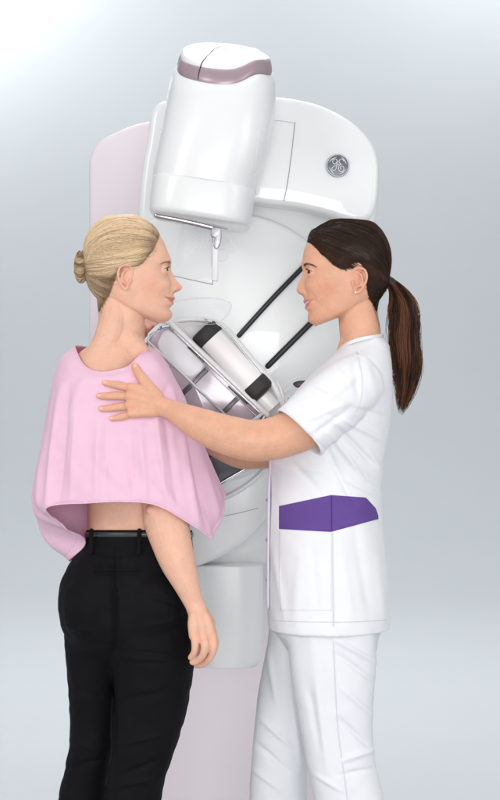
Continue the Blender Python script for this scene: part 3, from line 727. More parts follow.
# hair laid on a shell that grows out of the scalp behind the hairline
class Hair:
    def __init__(s, head, region, full, tie, dark, light, crown=0):
        s.h = head; s.reg = region; s.full = full; s.tie = tie; s.dark = np.array(dark); s.light = np.array(light)
    def d(s, f, py): return sdpoly(f, py, s.reg)
    def shell(s, material, parent, col):
        n, m = 150, 200
        t = np.linspace(0, 1, n); py = 221.6+(316-221.6)*(0.5-0.5*np.cos(np.pi*(t*.8+.02))); py = (py-py[0])/(py[-1]-py[0])*(316-221.6)+221.6
        phi = np.linspace(-np.pi, np.pi, m, endpoint=False)
        f, l, pp = s.h.surf(py[:, None], phi[None, :], False)
        V = s.h.world(f, l, pp).reshape(-1, 3); F = np.array(gridfaces(n, m))
        N = vnormals(V, F); c = V.mean(0); 
        if np.mean(np.sum(N*(V-c), 1)) < 0: N = -N; F = F[:, ::-1]
        d = s.d(f, pp).ravel(); th = s.full(f.ravel(), pp.ravel(), l.ravel())*np.clip(d/9, 0, 1)**.6
        th = th*(1+.22*vnoise(V, 30, 21)+.12*vnoise(V, 70, 22))
        th = np.where(d < 0, np.maximum(d*.6, -2.2), th)
        V2 = V+N*(th*S)[:, None]
        top = s.h.world(120, 0, 221.4-s.full(np.array([120.]), np.array([221.]), np.array([0.]))[0])
        if hasattr(s.h, 'skin'):
            c0 = s.h.world(122, 0, 275); fr, pr_, dr = f.ravel(), pp.ravel(), d
            for i in np.nonzero((fr < 116) & (pr_ > 279) & (dr > -1))[0]:
                dv = V2[i]-c0; R0 = np.linalg.norm(dv); dv = dv/R0; loc, nn, ii, dd = s.h.skin.ray_cast(Vector(c0+dv*.3), Vector(-dv), .3)
                if loc is not None:
                    R1 = np.linalg.norm(np.array(loc)-c0)
                    if R0-.0004 < R1 < R0+.03: V2[i] = c0+dv*(R1+(.0008+.0015*min(1, dr[i]/9) if dr[i] > 0 else -.001))
        keep = d[F].max(1) > -2.5; F = F[keep]
        V2 = np.vstack([V2, top[None]]); extra = [(n*0+(i+1) % m, i, len(V2)-1) for i in range(m)]
        FF = [tuple(x) for x in F]+([e if True else e for e in extra])
        o = mk('hair', V2, FF, M[material], parent, True, np.tile(np.array(col), (len(V2), 1)))
        o.modifiers.new('s', 'SOLIDIFY').thickness = .003; o.modifiers['s'].offset = -1
        s.bvh = BVHTree.FromPolygons([tuple(v) for v in V2], FF); s.V2 = V2
        return o
    def on(s, dirv, c, lift):
        far = c+dirv*.4; loc, n, i, dd = s.bvh.ray_cast(Vector(far), Vector(-dirv), .4)
        if loc is None: return None
        return np.array(loc)+dirv*lift
    def strands(s, mb, starts, n, r=.00035, c=(122, 0, 262), sag=0., lift=(.0002, .0026), seg=20, spread=.7, tie_r=2.5, skin=False, fine=False):
        c = s.h.world(*c)
        for k in range(n):
            a = starts[RNG.integers(len(starts))] if callable(starts) is False else None
            u = RNG.random()*(len(starts)-1); i = int(u); q = np.array(starts[i])*(1-(u-i))+np.array(starts[min(i+1, len(starts)-1)])*(u-i)
            q = q+RNG.normal(0, spread, 3)*np.array((1, 1, .8)); side = 1 if (RNG.random() < .68) else -1
            p0 = s.h.world(q[0], side*abs(q[1]), q[2]); tj = s.tie+RNG.normal(0, tie_r, 3)*S
            d0 = p0-c; d0 /= np.linalg.norm(d0); d1 = tj-c; d1 /= np.linalg.norm(d1)
            om = math.acos(np.clip(d0@d1, -1, 1)); lf = lift[0]+(lift[1]-lift[0])*(RNG.random() if fine else np.clip(.5+.42*math.sin(u*13+1.5*math.sin(u*4))+.10*RNG.normal(), 0, 1)); ph = RNG.random()*6.28
            ax = np.cross(d0, d1); ax /= np.linalg.norm(ax)+1e-9; sg = sag*(math.sin(u*1.7)+.07*RNG.normal())
            pts = []
            for j in range(seg):
                t = j/(seg-1); d = (math.sin((1-t)*om)*d0+math.sin(t*om)*d1)/math.sin(om)
                d = d+ax*(sg*math.sin(math.pi*t)+.0012*math.sin(ph+7*t)); d /= np.linalg.norm(d)
                p = s.on(d, c, lf*min(1, t*5+.1))
                if skin and t < .14:
                    loc, nn, ii, dd = s.h.skin.ray_cast(Vector(c+d*.16), Vector(-d), .16)
                    if loc is not None and (p is None or np.linalg.norm(np.array(loc)-c) > np.linalg.norm(p-c)): p = np.array(loc)+d*.0003
                if p is not None: pts.append(p)
            if len(pts) < 6: continue
            w = RNG.random()
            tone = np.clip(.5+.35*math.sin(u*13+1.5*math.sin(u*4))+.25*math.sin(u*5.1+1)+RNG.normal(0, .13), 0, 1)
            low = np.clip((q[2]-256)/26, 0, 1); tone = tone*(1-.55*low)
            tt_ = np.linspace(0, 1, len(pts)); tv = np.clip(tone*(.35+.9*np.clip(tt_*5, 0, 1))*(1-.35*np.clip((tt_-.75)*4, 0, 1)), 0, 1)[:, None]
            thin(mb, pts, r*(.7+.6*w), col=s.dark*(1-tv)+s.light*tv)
def bundle(mb, path, rad, n, dark, light, r=.0004, seg=22, out=.9, flat=1.0, twist=0., ragged=.12, wob=.12):
    path = np.array([list(p) for p in path]); C = cr(path, seg); R = cr(np.array(rad)[:, None], seg)[:, 0]
    T = np.gradient(C, axis=0); T /= np.linalg.norm(T, axis=1)[:, None]
    U = np.cross(T, (0, 1, 0)); U /= np.linalg.norm(U, axis=1)[:, None]; Vv = np.cross(T, U)
    for k in range(n):
        a0 = RNG.random()*6.283; q = math.sqrt(RNG.random()*.75+.25)*out; ph = RNG.random()*6.28; ph2 = RNG.random()*6.28
        tw = twist+RNG.normal(0, .35); end = 1-abs(RNG.normal(0, ragged*.5))-.36*RNG.random()**1.1; w1 = RNG.normal(0, wob)
        t = np.linspace(0, max(.4, min(1, end)), seg); q0 = t*(seg-1); I = lambda A: np.stack([np.interp(q0, np.arange(seg), A[:, k_]) for k_ in range(A.shape[1])], 1)
        a = a0+tw*t; Ct, Ut, Vt, Rt = I(C), I(U), I(Vv), np.interp(q0, np.arange(seg), R); rr = Rt*(q+w1*np.sin(ph+4*t)*t+.06*np.sin(ph2+15*t)+.26*np.sin(10*t+a0*2)*t*(1-.4*t)+.10*np.sin(23*t+a0*5)*t)
        pts = Ct+Ut*(rr*np.cos(a))[:, None]+Vt*(rr*flat*np.sin(a))[:, None]
        tone = np.clip(.35+.45*math.sin(a0*5+1)+RNG.normal(0, .3), 0, 1)
        thin(mb, pts, r*(.7+.6*RNG.random()), col=np.array(dark)*(1-tone)+np.array(light)*tone)
def brow(parent, head, pts, m, n=120, side=1):
    "short hairs over the brow; pts (f, l, py) on the near side"
    mb = MB(); src = cr(np.array(pts, float), 40)
    for k in range(n):
        i = RNG.random()*38; q = src[int(i)]; q2 = src[min(39, int(i)+3)]; d = (q2-q); d /= np.linalg.norm(d)+1e-9
        o = RNG.normal(0, .8)*(1-.6*i/40)
        P0 = []
        for t in (0, .5, 1):
            f, l, z = q+d*t*2.2; z = z+o-t*.5*(1-i/40); P0.append((f, l, z))
        W_ = [head.project(f, side*l, z, .3) for f, l, z in P0]
        if any(w is None for w in W_): continue
        thin(mb, W_, .00019)
    return mb.build('eyebrow', M[m], parent)
def head_project(s, f, l, py, off=.3):
    "drop a head-space position onto the finished skin, moving in sideways/inwards"
    p = s.world(f, l, py); c = s.world(130, 0, py); d = p-c; d /= np.linalg.norm(d)
    loc, n, i, dd = s.skin.ray_cast(Vector(c+d*.3), Vector(-d), .3)
    return None if loc is None else np.array(loc)+d*off*S
Head.project = head_project
def lashes(parent, head, up, n=34):
    cf, cz, cl = head.eyec
    for side in (1, -1):
        mb = MB()
        arc = []
        for i in range(24):
            al = math.radians(-8+88*i/23); el = math.radians(float(lid_edge(-8+88*i/23, up)))
            r_ = 6.5; arc.append(head.world(cf+r_*math.cos(el)*math.cos(al), side*(cl+r_*math.cos(el)*math.sin(al)), cz-r_*math.sin(el)))
        thin(mb, arc, .00034)
        for k in range(n):
            i = k/(n-1); al = math.radians(-6+84*i); el = math.radians(float(lid_edge(math.degrees(al), up)))
            L = []
            for t in (0, .35, .7, 1):
                r_ = 6.4+1.7*t; e2 = el+.06*t+.10*t*t; L.append(head.world(cf+r_*math.cos(e2)*math.cos(al), side*(cl+r_*math.cos(e2)*math.sin(al)), cz-r_*math.sin(e2)))
            thin(mb, L, .00016)
        mb.build('eyelashes', M['lash'], parent)
# ------------------------------------------------------------------ the pink cape, built before the bodies so hands can rest on it
def cape_grid():
    # 16 stations round the body, starting at her right (image right) and running past the camera side
    N0 = [(149, 346, .01), (145, 351, -.055), (138, 357, -.092), (129, 366, -.109), (116, 370.5, -.116), (103, 372.5, -.118), (92, 370.5, -.106), (82, 363, -.076), (75, 348, -.02), (77, 346, .03), (86, 347, .07), (98, 349, .09), (114, 350, .10), (130, 351, .09), (142, 347, .075), (147, 346, .055)]
    N1 = [(163, 358, .0), (159, 363, -.080), (150, 370, -.112), (136, 378, -.133), (118, 381, -.142), (99, 382, -.140), (83, 380, -.126), (68, 371, -.084), (60, 362, -.015), (61, 358, .05), (72, 356, .10), (92, 357, .125), (114, 358, .13), (138, 359, .12), (153, 356, .095), (161, 356, .06)]
    N2 = [(183, 395, .01), (177, 400, -.080), (164, 405, -.134), (145, 408, -.152), (120, 409, -.150), (95, 409, -.146), (74, 406, -.132), (57, 398, -.09), (51, 388, -.02), (54, 384, .06), (68, 384, .12), (92, 386, .145), (120, 388, .15), (148, 388, .14), (168, 388, .115), (179, 390, .07)]
    N3 = [(203, 445, .0), (196, 452, -.090), (178, 456, -.150), (152, 457, -.166), (122, 457, -.166), (93, 456, -.160), (69, 453, -.145), (49, 449, -.10), (41, 443, -.03), (45, 440, .055), (61, 442, .12), (90, 444, .155), (122, 446, .165), (156, 446, .155), (182, 445, .125), (197, 443, .07)]
    N35 = [(220, 484, .005), (216, 500, -.060), (206, 515, -.112), (183, 506, -.155), (155, 494, -.171), (122, 491, -.172), (86, 492, -.165), (47, 497, -.128), (33.5, 505, -.062), (36, 519, -.005), (50, 533, .05), (84, 533, .115), (122, 515, .160), (163, 502, .155), (194, 496, .125), (213, 488, .065)]
    N4 = [(225, 496, .005), (219, 519, -.045), (213, 539, -.085), (187, 522.5, -.148), (156, 505.5, -.172), (122, 502, -.174), (88, 503.5, -.166), (49.5, 507.5, -.132), (64, 527, -.100), (85, 543, -.058), (70, 561, .010), (90, 547, .095), (125, 530, .160), (165, 520, .155), (198, 512, .125), (218, 502, .065)]
    R = np.array([N0, N1, N2, N3, N35, N4], float)
    nu, nv = 420, 240
    rows = np.array([cr(r, nu, True) for r in R])             # 5 x nu x 3
    # sharpen the two hanging corners of the hem
    G = np.stack([cr(rows[:, i], nv) for i in range(nu)], 1)  # nv x nu x 3
    return G
G = cape_grid(); nv, nu = G.shape[:2]
W3 = np.empty_like(G)
s_ = S*(DIST+G[..., 2])/DIST
W3[..., 0] = (G[..., 0]-250)*s_; W3[..., 1] = G[..., 2]; W3[..., 2] = 1.29+(400-G[..., 1])*s_
V = W3.reshape(-1, 3); F = np.array(gridfaces(nv, nu)); N = vnormals(V, F)
if np.mean(N[:, 1]*V[:, 1]) < 0: N = -N; F = F[:, ::-1]
t = np.repeat(np.linspace(0, 1, nv), nu); u = np.tile(np.arange(nu)/nu, nv)
# soft vertical folds, stronger towards the hem, plus creases read off the photo
amp = t**1.5*(1-.2*t)
d = amp*1.15*(.0036*np.sin(2*np.pi*(u*7+.10*np.sin(5*t)+.1))+.0026*np.sin(2*np.pi*(u*13+.3+.18*t))+.0011*np.sin(2*np.pi*(u*23+.6-.2*t)))
d += .0016*vnoise(np.stack([u*16, t*3, u*0], 1), 1.0, 3)*np.clip(t*3, 0, 1)+.0007*vnoise(V, 60, 5)
V = V+N*d[:, None]
V = folds(V, N, [((172, 392), (197, 520), 3.6, 5.0), ((180, 400), (208, 528), 3.2, -4.6), ((192, 430), (219, 515), 3.4, 3.6), ((163, 400), (178, 508), 4, -2.8), ((155, 410), (166, 500), 3.4, 2.6), ((60, 392), (47, 500), 3.2, 4.0), ((68, 398), (58, 505), 3.4, -3.4), ((76, 410), (70, 505), 3.2, 2.6), ((98, 430), (95, 500), 3.4, 2.2), ((106, 425), (105, 500), 3, -1.6), ((140, 428), (146, 500), 3.4, 2.4), ((130, 430), (133, 500), 3, -1.8), ((42, 440), (36, 510), 2.6, 2.2),
                 ((176, 372), (164, 395), 3.5, -2.0), ((160, 425), (196, 440), 4, 1.6), ((120, 425), (172, 434), 4, 1.2), ((84, 378), (66, 420), 5, 1.6)])
# turned hem: a shallow groove above the edge
V = V-N*(.0011*np.exp(-((t-.966)/.0035)**2)-.0008*np.clip((t-.968)*200, 0, 1))[:, None]
CAPE_V, CAPE_F = V, F
CAPE_BVH = BVHTree.FromPolygons([tuple(v) for v in V], [tuple(int(i) for i in f) for f in F])
CAPE_HEM = V.reshape(nv, nu, 3)[int(nv*.966)]
CAPE_NECK = V.reshape(nv, nu, 3)[0]
# ------------------------------------------------------------------ PATIENT (left): seen from behind, face in profile to the right
PA_PROF = [(221.5, 121), (230, 153), (235, 159.3), (241, 163.6), (248, 166.3), (256, 169.4), (262, 171.3), (266, 171.0), (269, 170.9), (274, 173.2), (281, 177.2), (284.5, 180.6), (286.6, 182.2), (288.6, 181.8), (290.6, 179.6), (292.3, 175.6), (293.6, 173.6),
           (296, 174.0), (298, 175.0), (299.6, 174.6), (300.6, 172.9), (301.8, 173.3), (303.4, 173.6), (305.2, 172.4), (307.5, 170.4), (310, 171.0), (313.5, 172.3), (317, 171.6), (320, 169.4), (323, 162)]
H1 = Head(1, 171.3, 0, 0.0, PA_PROF, yaw=3, mouth=(300.7, .55, 15.5), eyec=(162.6, 270.6, 14.0), smile=1.0)
H1.earc = (126, 279)
SK1 = (.765, .455, .33)
mb = MB(); H1.mesh(mb); H1.eyelids(mb, 20, -13); H1.nose(mb, 174.0, 288.4); H1.ear(mb, 126.0, 279.5, 24.5, tilt=-.12)
# neck and trunk
ring_loft(mb, hsecs([(278, 100, 140, .0, .048), (292, 99, 143, .0, .050), (306, 98.5, 145, .0, .050), (318, 99, 145, .0, .050), (330, 98.5, 143.5, 0, .052), (340, 95, 142, 0, .056), (347, 87, 142.5, 0, .060), (354, 78, 141, 0, .068), (362, 73, 144, 0, .076), (374, 69, 150, 0, .086), (400, 66, 163, 0, .100), (440, 76, 166, 0, .100), (480, 84, 172, 0, .098), (503, 87, 176, 0, .092), (520, 87.5, 182, 0, .092), (534, 87, 186, 0, .096), (560, 80, 188, 0, .10), (600, 72, 186, 0, .10)], 2.15), nu=80)
limb(mb, [P(116, 300, -.02), P(112, 330, -.03), P(102, 352, -.035)], [.030, .034, .03], nu=20)           # nape muscles
limb(mb, [P(118, 338, -.02), P(102, 354, -.036), P(90, 366, -.036)], [.034, .034, .028], nu=20)             # left trapezius
limb(mb, [P(126, 340, -.02), P(138, 357, -.036), P(143, 374, -.022)], [.034, .029, .024], nu=20)           # right trapezius
# right arm, hanging
RA = [(150, 388, -.03, 18), (158, 430, -.060, 21), (162, 475, -.090, 21.5), (164.5, 508, -.104, 22.3), (167, 524, -.114, 22.4), (171.5, 542, -.125, 20.4), (178, 563, -.134, 17.6), (187.5, 587, -.140, 12.6), (194.4, 604, -.140, 9.9), (198, 613, -.140, 10.4)]
limb(mb, [P(x, y, d) for x, y, d, r in RA], [(r*sc(d), r*sc(d)*.92) for x, y, d, r in RA], nu=28)
ellipsoid(mb, P(151, 510, -.137), (.012, .012, .012))
# hand: separate pass so knuckles stay soft
hb = MB()
def lim(L, k=1.0, flat=1.0, nu=16): limb(hb, [P(x, y, d) for x, y, d, r in L], [(r*sc(d)*k, r*sc(d)*k*flat) for x, y, d, r in L], nu=nu, sub=4)
lim([(194.5, 602, -.140, 9.6), (198, 612, -.141, 10), (201, 622, -.142, 11)], flat=.8)
lim([(195, 610, -.146, 6), (193.5, 624, -.151, 6), (194, 636, -.153, 5.2)]); lim([(198, 611, -.148, 6.2), (201, 625, -.154, 6), (203, 638, -.156, 5.2)])
lim([(201, 612, -.144, 6.5), (207, 624, -.149, 6.2), (211, 635, -.150, 5.6)]); lim([(203, 613, -.136, 6), (208, 624, -.136, 6), (212, 634, -.134, 5.4)])
lim([(200, 630, -.140, 8), (202, 642, -.138, 8), (201, 652, -.134, 6)], flat=.6)
lim([(194, 634, -.155, 4.4), (195.2, 644, -.160, 4.0), (194.4, 652, -.156, 3.6), (190.8, 657.5, -.148, 3.1)])        # little finger
lim([(203, 636, -.158, 4.6), (205, 647, -.164, 4.3), (202.2, 656, -.159, 3.8), (196, 662, -.148, 3.4), (192.6, 662, -.142, 3.3)])  # ring
lim([(211.5, 634, -.151, 4.9), (213.2, 646, -.154, 4.4), (210.4, 656.5, -.149, 4.0), (203, 664, -.138, 3.6), (197, 665, -.130, 3.5)])  # middle
lim([(212, 633, -.134, 5.2), (214.4, 644, -.130, 4.6), (211, 654, -.122, 4.2), (204, 659, -.112, 3.8), (199, 661, -.106, 3.4)])      # index
lim([(203, 612, -.130, 6), (209, 622, -.116, 6), (210, 634, -.106, 5.2), (206, 645, -.098, 4.6), (202, 652, -.094, 3.8)])            # thumb, on the far side
hv, hf = voxel(hb.V, hb.F, .0012, 4)
mb.add([tuple(v) for v in hv], [tuple(f) for f in hf])
# left arm, raised in front of her, the hand round the grip
LA = [(128, 384, .07, 23), (146, 400, .15, 20), (156, 396, .22, 17), (154, 372, .26, 14), (150, 350, .265, 11), (149, 342, .262, 10.5)]
limb(mb, [P(x, y, d) for x, y, d, r in LA], [r*sc(d) for x, y, d, r in LA], nu=24)
hb = MB()
lim([(149, 346, .262, 9.5), (149, 337, .258, 10), (150, 330, .256, 9)], flat=.7)
lim([(147, 338, .25, 5.2), (143, 331, .238, 4.6), (141.5, 336, .226, 4.2), (144, 341, .222, 3.6)]); lim([(148, 334, .25, 5.2), (144.5, 326, .238, 4.8), (146.5, 322.6, .228, 4.3), (149, 326, .222, 3.6)])
lim([(151, 331, .25, 5.2), (150, 323, .24, 4.8), (153.5, 320.5, .23, 4.3), (156, 324, .224, 3.6)]); lim([(154, 331, .25, 5), (156, 323.5, .242, 4.6), (159.5, 321.5, .232, 4.2), (161.5, 326, .226, 3.6)])
lim([(152, 340, .25, 5.2), (158, 337, .24, 4.8), (162, 333, .235, 4.4), (163, 328, .232, 3.8)])
hv, hf = voxel(hb.V, hb.F, .0014, 4); mb.add([tuple(v) for v in hv], [tuple(f) for f in hf])
# legs inside the trousers
limb(mb, [P(95, 610, .03), P(94, 700, .04), P(82, 800, .05), P(76, 880, .05), P(74, 960, .05)], [.045, .036, .034, .034, .030], nu=20)
limb(mb, [P(148, 610, -.03), P(150, 700, -.03), P(133, 800, -.03), P(124, 880, -.02), P(122, 960, -.02)], [.05, .045, .038, .034, .030], nu=20)
bv, bf = voxel(mb.V, mb.F, .00145, 3, .5)
bv = smooth_region(bv, bf, P(197, 610, -.14), .032, 14); bv = smooth_region(bv, bf, P(151, 510, -.13), .03, 20)
col = H1.paint(bv, SK1, (.60, .20, .19), blush=.45)
X = bv[:, 0]/sc(-.15)+250; Y = 400-(bv[:, 2]-1.29)/sc(-.15); g2 = lambda x, y, w: np.exp(-((X-x)**2+(Y-y)**2)/w**2)
hk = np.clip(sum(g2(x, y, 4.2) for x, y in [(195, 636), (204, 638), (212.5, 635), (193, 654), (200, 661), (206, 660), (150, 509), (158, 514)]), 0, 1)[:, None]
col = col*(1-.4*hk)+np.array((.78, .36, .26))*.4*hk
patient = mk_np('person', bv, bf, M['skin_a'], None, col)
tag(patient, 'blonde woman with hair bun, pink cape top and black trousers, turned from the camera', 'person')
H1.skin = BVHTree.FromPolygons([tuple(v) for v in bv], [tuple(f) for f in bf])
H1.eyes(patient, (.10, .14, .17), (.35, .0))
lashes(patient, H1, 20)
for sd in (1, -1): brow(patient, H1, [(170, 9, 264.6), (168.6, 12, 263.6), (166.6, 15, 263.2), (163.4, 19, 263.6), (160, 22, 265.2)], 'browblond', 240, sd)
# ---------------- hair
reg1 = [(160, 233.5), (158.5, 240), (154, 249), (148.5, 257), (144, 263), (139, 267.5), (133.5, 268.5), (128, 266), (122, 267.5), (118, 273), (114.5, 284), (110.5, 295), (106.5, 303), (101, 311), (92, 312), (76, 300), (60, 262), (76, 210), (120, 205), (158, 218)]
def full1(f, py, l):
    return 3.6+2.0*np.exp(-((f-128)/22)**2)*np.exp(-((py-224)/16)**2)+1.2*np.exp(-((f-95)/10)**2)*np.exp(-((py-245)/18)**2)-2.2*np.clip((py-285)/20, 0, 1)
tie1 = np.array(H1.world(89.5, 1, 267.5))
HA = Hair(H1, reg1, full1, tie1, (.16, .085, .04), (.87, .65, .42))
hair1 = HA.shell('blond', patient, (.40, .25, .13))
mb = MB()
st_top = [(159, 2, 233.5), (158.5, 9, 234.5), (157, 16, 238.5), (154.5, 21, 245), (151, 25, 252), (146.5, 28, 258.5), (142, 30, 263.5), (137, 31, 267), (131.5, 32, 268), (126.5, 33, 266), (121, 33, 267.5)]
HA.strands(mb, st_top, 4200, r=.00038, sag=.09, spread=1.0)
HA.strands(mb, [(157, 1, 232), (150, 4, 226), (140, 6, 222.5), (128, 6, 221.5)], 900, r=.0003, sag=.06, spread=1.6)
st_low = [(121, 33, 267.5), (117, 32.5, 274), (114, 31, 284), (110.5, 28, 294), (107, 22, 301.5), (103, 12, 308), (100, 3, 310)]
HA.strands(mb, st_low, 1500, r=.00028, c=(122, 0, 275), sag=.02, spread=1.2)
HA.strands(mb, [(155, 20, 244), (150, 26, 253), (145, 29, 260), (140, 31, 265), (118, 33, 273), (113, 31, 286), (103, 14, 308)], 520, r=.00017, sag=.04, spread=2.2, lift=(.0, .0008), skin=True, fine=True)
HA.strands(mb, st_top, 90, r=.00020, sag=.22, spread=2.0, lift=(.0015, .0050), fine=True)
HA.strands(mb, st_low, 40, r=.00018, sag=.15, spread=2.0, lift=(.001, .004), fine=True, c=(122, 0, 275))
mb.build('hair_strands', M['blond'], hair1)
# loose fine hairs on the nape
mb = MB()
for k in range(14):
    x = 98+RNG.random()*14; l0 = RNG.random()*30-4; y0_ = 303+RNG.random()*8; pts = []
    for t in np.linspace(0, 1, 7):
        p = H1.project(x+3*t*RNG.normal(1, .3), l0, y0_+t*(6+8*RNG.random()), .35)
        if p is not None: pts.append(p)
    if len(pts) > 4: thin(mb, pts, .00012, col=(.55, .37, .22))
mb.build('loose_hairs', M['blond'], hair1)
# bun: an upright twisted roll behind the head
mb = MB(); bc = H1.world(81.5, 1, 267)
bun_core = MB(); ellipsoid(bun_core, bc, (.0135, .024, .036), 28, 18, col=(.25, .16, .085))
bun = bun_core.build('hair_bun', M['blond'], hair1)
for k in range(620):
    # strands wrap round the upright roll on a slanted course
    a0 = RNG.random()*6.28; z0 = RNG.uniform(-.9, .9); pts = []; tone = np.clip(.45+.4*math.sin(z0*11+a0*.4)+RNG.normal(0, .25), 0, 1); lf = 1.02+.10*RNG.random()+.05*math.sin(z0*14)
    L = RNG.uniform(1.6, 3.4); sl = RNG.uniform(.28, .5)
    for t in np.linspace(0, 1, 14):
        a = a0+L*t; z = z0+sl*math.sin(a*1.0)+.12*t; z = max(-.97, min(.97, z)); rr = math.sqrt(1-z*z)
        pts.append(bc+np.array((math.cos(a)*.0145*rr*lf, math.sin(a)*.026*rr*lf, z*.0375)))
    thin(mb, pts, .00042, col=np.array((.22, .135, .07))*(1-tone)+np.array((.78, .58, .36))*tone)
for k in range(110):
    a = RNG.uniform(-1, 1); z = RNG.uniform(-1, 1); p0 = H1.world(90+RNG.normal(0, 1), RNG.uniform(-6, 12), 268+z*14); p1 = bc+np.array((.006, -.012*RNG.random(), z*.03)); pm = (p0+p1)/2+np.array((-.001, -.006, 0))
    thin(mb, cr([p0, pm, p1], 8), .0004, col=(.40, .28, .15))
mb.build('bun_strands', M['blond'], bun)
# ------------------------------------------------------------------ TECHNICIAN (right): in profile, facing left
TE_BASE = [(219.5, 121), (220, 130), (221, 138), (225, 147), (230, 156), (235, 162.5), (240, 166.4), (248, 169.4), (256, 170.8), (262, 171.2), (268, 170.2), (276, 169.8), (284, 169.6), (293, 169.6), (300, 168.8), (307, 166.8), (313, 165.9), (318, 164.8), (321, 161.4), (323, 155)]
TE_PROF = [(219.5, 121), (225, 147), (235, 162.5), (240, 166.2), (246, 169.0), (256, 170.9), (263, 171.6), (267, 170.9), (270, 170.6), (274, 172.0), (280, 174.6), (284, 176.2), (286.8, 176.9), (289.0, 176.2), (291, 173.6), (292.8, 170.9), (294.2, 169.7),
           (296.5, 169.7), (298.8, 170.0), (300.2, 169.3), (301.5, 168.0), (303.2, 168.0), (304.6, 168.7), (306.2, 168.2), (308, 166.6), (310, 165.5), (313.5, 165.7), (317, 165.4), (320, 163.1), (323, 156)]
H2 = Head(-1, 302.0, 3, -0.01, TE_PROF, yaw=-3, kb=1.09, mouth=(300.6, 1.9, 15.5), eyec=(161.8, 270.4, 14.0), smile=1.0, basef=TE_BASE)
H2.earc = (119, 279)
SK2 = (.70, .385, .255)
mb = MB(); H2.mesh(mb); H2.eyelids(mb, 22, -13); H2.nose(mb, 171.4, 288.4); H2.ear(mb, 118.6, 279.5, 25.5, tilt=.0)
ring_loft(mb, hsecs([(285, 340, 372, -.01, .045), (300, 338.5, 375, -.01, .047), (315, 338.5, 378, -.01, .049), (326, 339, 380, -.01, .050), (338, 340, 381.5, -.01, .053), (347, 340, 384, -.01, .062), (356, 340, 384, -.01, .070), (366, 332, 385, -.01, .09), (380, 316, 384, -.01, .115), (405, 298, 383, -.01, .12), (440, 277, 383, -.01, .125), (480, 275, 376, -.01, .12), (520, 274, 376, -.01, .125), (560, 273, 379, -.01, .13), (610, 276, 382, -.01, .13)], 2.15), nu=80)
limb(mb, [P(357, 322, -.035), P(346, 337, -.03), P(341, 350, -.02)], [.011, .010, .009], nu=12)       # neck tendon
NA = [(356, 384, -.11, 19), (336, 402, -.16, 22), (308, 424, -.19, 23.4), (284, 435.5, -.203, 22), (266, 439.8, -.208, 21.2), (252, 440.4, -.210, 20.6), (236, 437.5, -.208, 20.3), (218, 432, -.202, 19.2), (200, 424.5, -.195, 16.8), (184, 416.6, -.184, 13.4), (173, 411, -.170, 10.7), (164, 407, -.160, 8.8)]
limb(mb, [P(x, y, d) for x, y, d, r in NA], [(r*sc(d), r*sc(d)*.86) for x, y, d, r in NA], nu=30)
FA = [(350, 388, .08, 19), (318, 420, .13, 22), (286, 446, .14, 20), (262, 450, .14, 18.5), (240, 452, .15, 16.5), (216, 444, .17, 13), (196, 436, .19, 10), (188, 433, .19, 10)]
limb(mb, [P(x, y, d) for x, y, d, r in FA], [r*sc(d) for x, y, d, r in FA], nu=24)
hb = MB()
def surf_d(x, y, r, lift=.3):
    "depth so that a finger of radius r px lies on the cape"
    p = cast(CAPE_BVH, x, y, 0.0, 0.0); return (p.y if p else -.16)-r*S*lift
def limf(L, flat=.8, nu=16, lift=.55):
    q = [(x, y, surf_d(x, y, r, lift), r) for x, y, r in L]; limb(hb, [P(x, y, d) for x, y, d, r in q], [(r*sc(d), r*sc(d)*flat) for x, y, d, r in q], nu=nu, sub=4)
dW = -.172
lim([(174, 411.5, -.174, 10.2), (164, 407.2, -.166, 9.9), (153, 404, -.156, 9.4), (142, 402, -.146, 7)], flat=.62)
pal = [((160, 400), (146, 393), (131, 387.6), 5.6), ((161, 404), (145, 399.5), (129, 396.4), 5.6), ((161, 408), (145, 405.5), (129, 405.2), 5.4), ((160, 412), (146, 411.5), (131.5, 413.2), 5.2)]
for a, b, c, r in pal: limf([(*a, r), (*b, r+.8), (*c, r-.3)], flat=.85, lift=.8)
limf([(133, 388.2, 4.8), (126, 386.9, 4.2), (118, 385.2, 4.3), (111, 384.2, 3.7), (105, 382.8, 3.3)])
limf([(131, 396.6, 4.8), (124, 396.2, 4.2), (114.5, 395.8, 4.4), (106, 396.2, 3.8), (99.2, 396.0, 3.3)])
limf([(131, 405.6, 4.7), (124, 406.4, 4.1), (115.5, 407.2, 4.3), (108, 408.4, 3.6), (101.2, 408.9, 3.1)])
limf([(133, 413.6, 4.3), (127, 415.3, 3.7), (121, 416.9, 3.8), (116, 418, 3.2), (111.6, 418.4, 2.8)])
limf([(158, 398, 6.6), (150, 389, 6.4), (143.6, 380.5, 5.5), (138.4, 373, 4.6), (134.8, 366.4, 3.9)], flat=.85, lift=.75)
limf([(154, 397, 6), (143, 392, 6), (136, 389, 4)], flat=.7, lift=.6)
hv, hf = voxel(hb.V, hb.F, .0012, 5)
mb.add([tuple(v) for v in hv], [tuple(f) for f in hf])
hb = MB(); lim([(196, 436, .19, 10), (186, 432, .19, 10), (176, 428, .19, 10)], flat=.7)
for k in range(4): lim([(178, 422+k*5, .19, 4.8), (168, 420+k*5.4, .185, 4.5), (160, 420+k*5.2, .17, 4.1), (154, 422+k*5, .155, 3.6)])
lim([(186, 424, .185, 5.5), (176, 414, .175, 5), (168, 408, .165, 4.3)])
hv, hf = voxel(hb.V, hb.F, .0014, 4); mb.add([tuple(v) for v in hv], [tuple(f) for f in hf])
limb(mb, [P(346, 600, -.07), P(338, 700, -.08), P(348, 800, -.08), P(350, 880, -.08), P(352, 960, -.08)], [.05, .045, .042, .038, .03], nu=20)
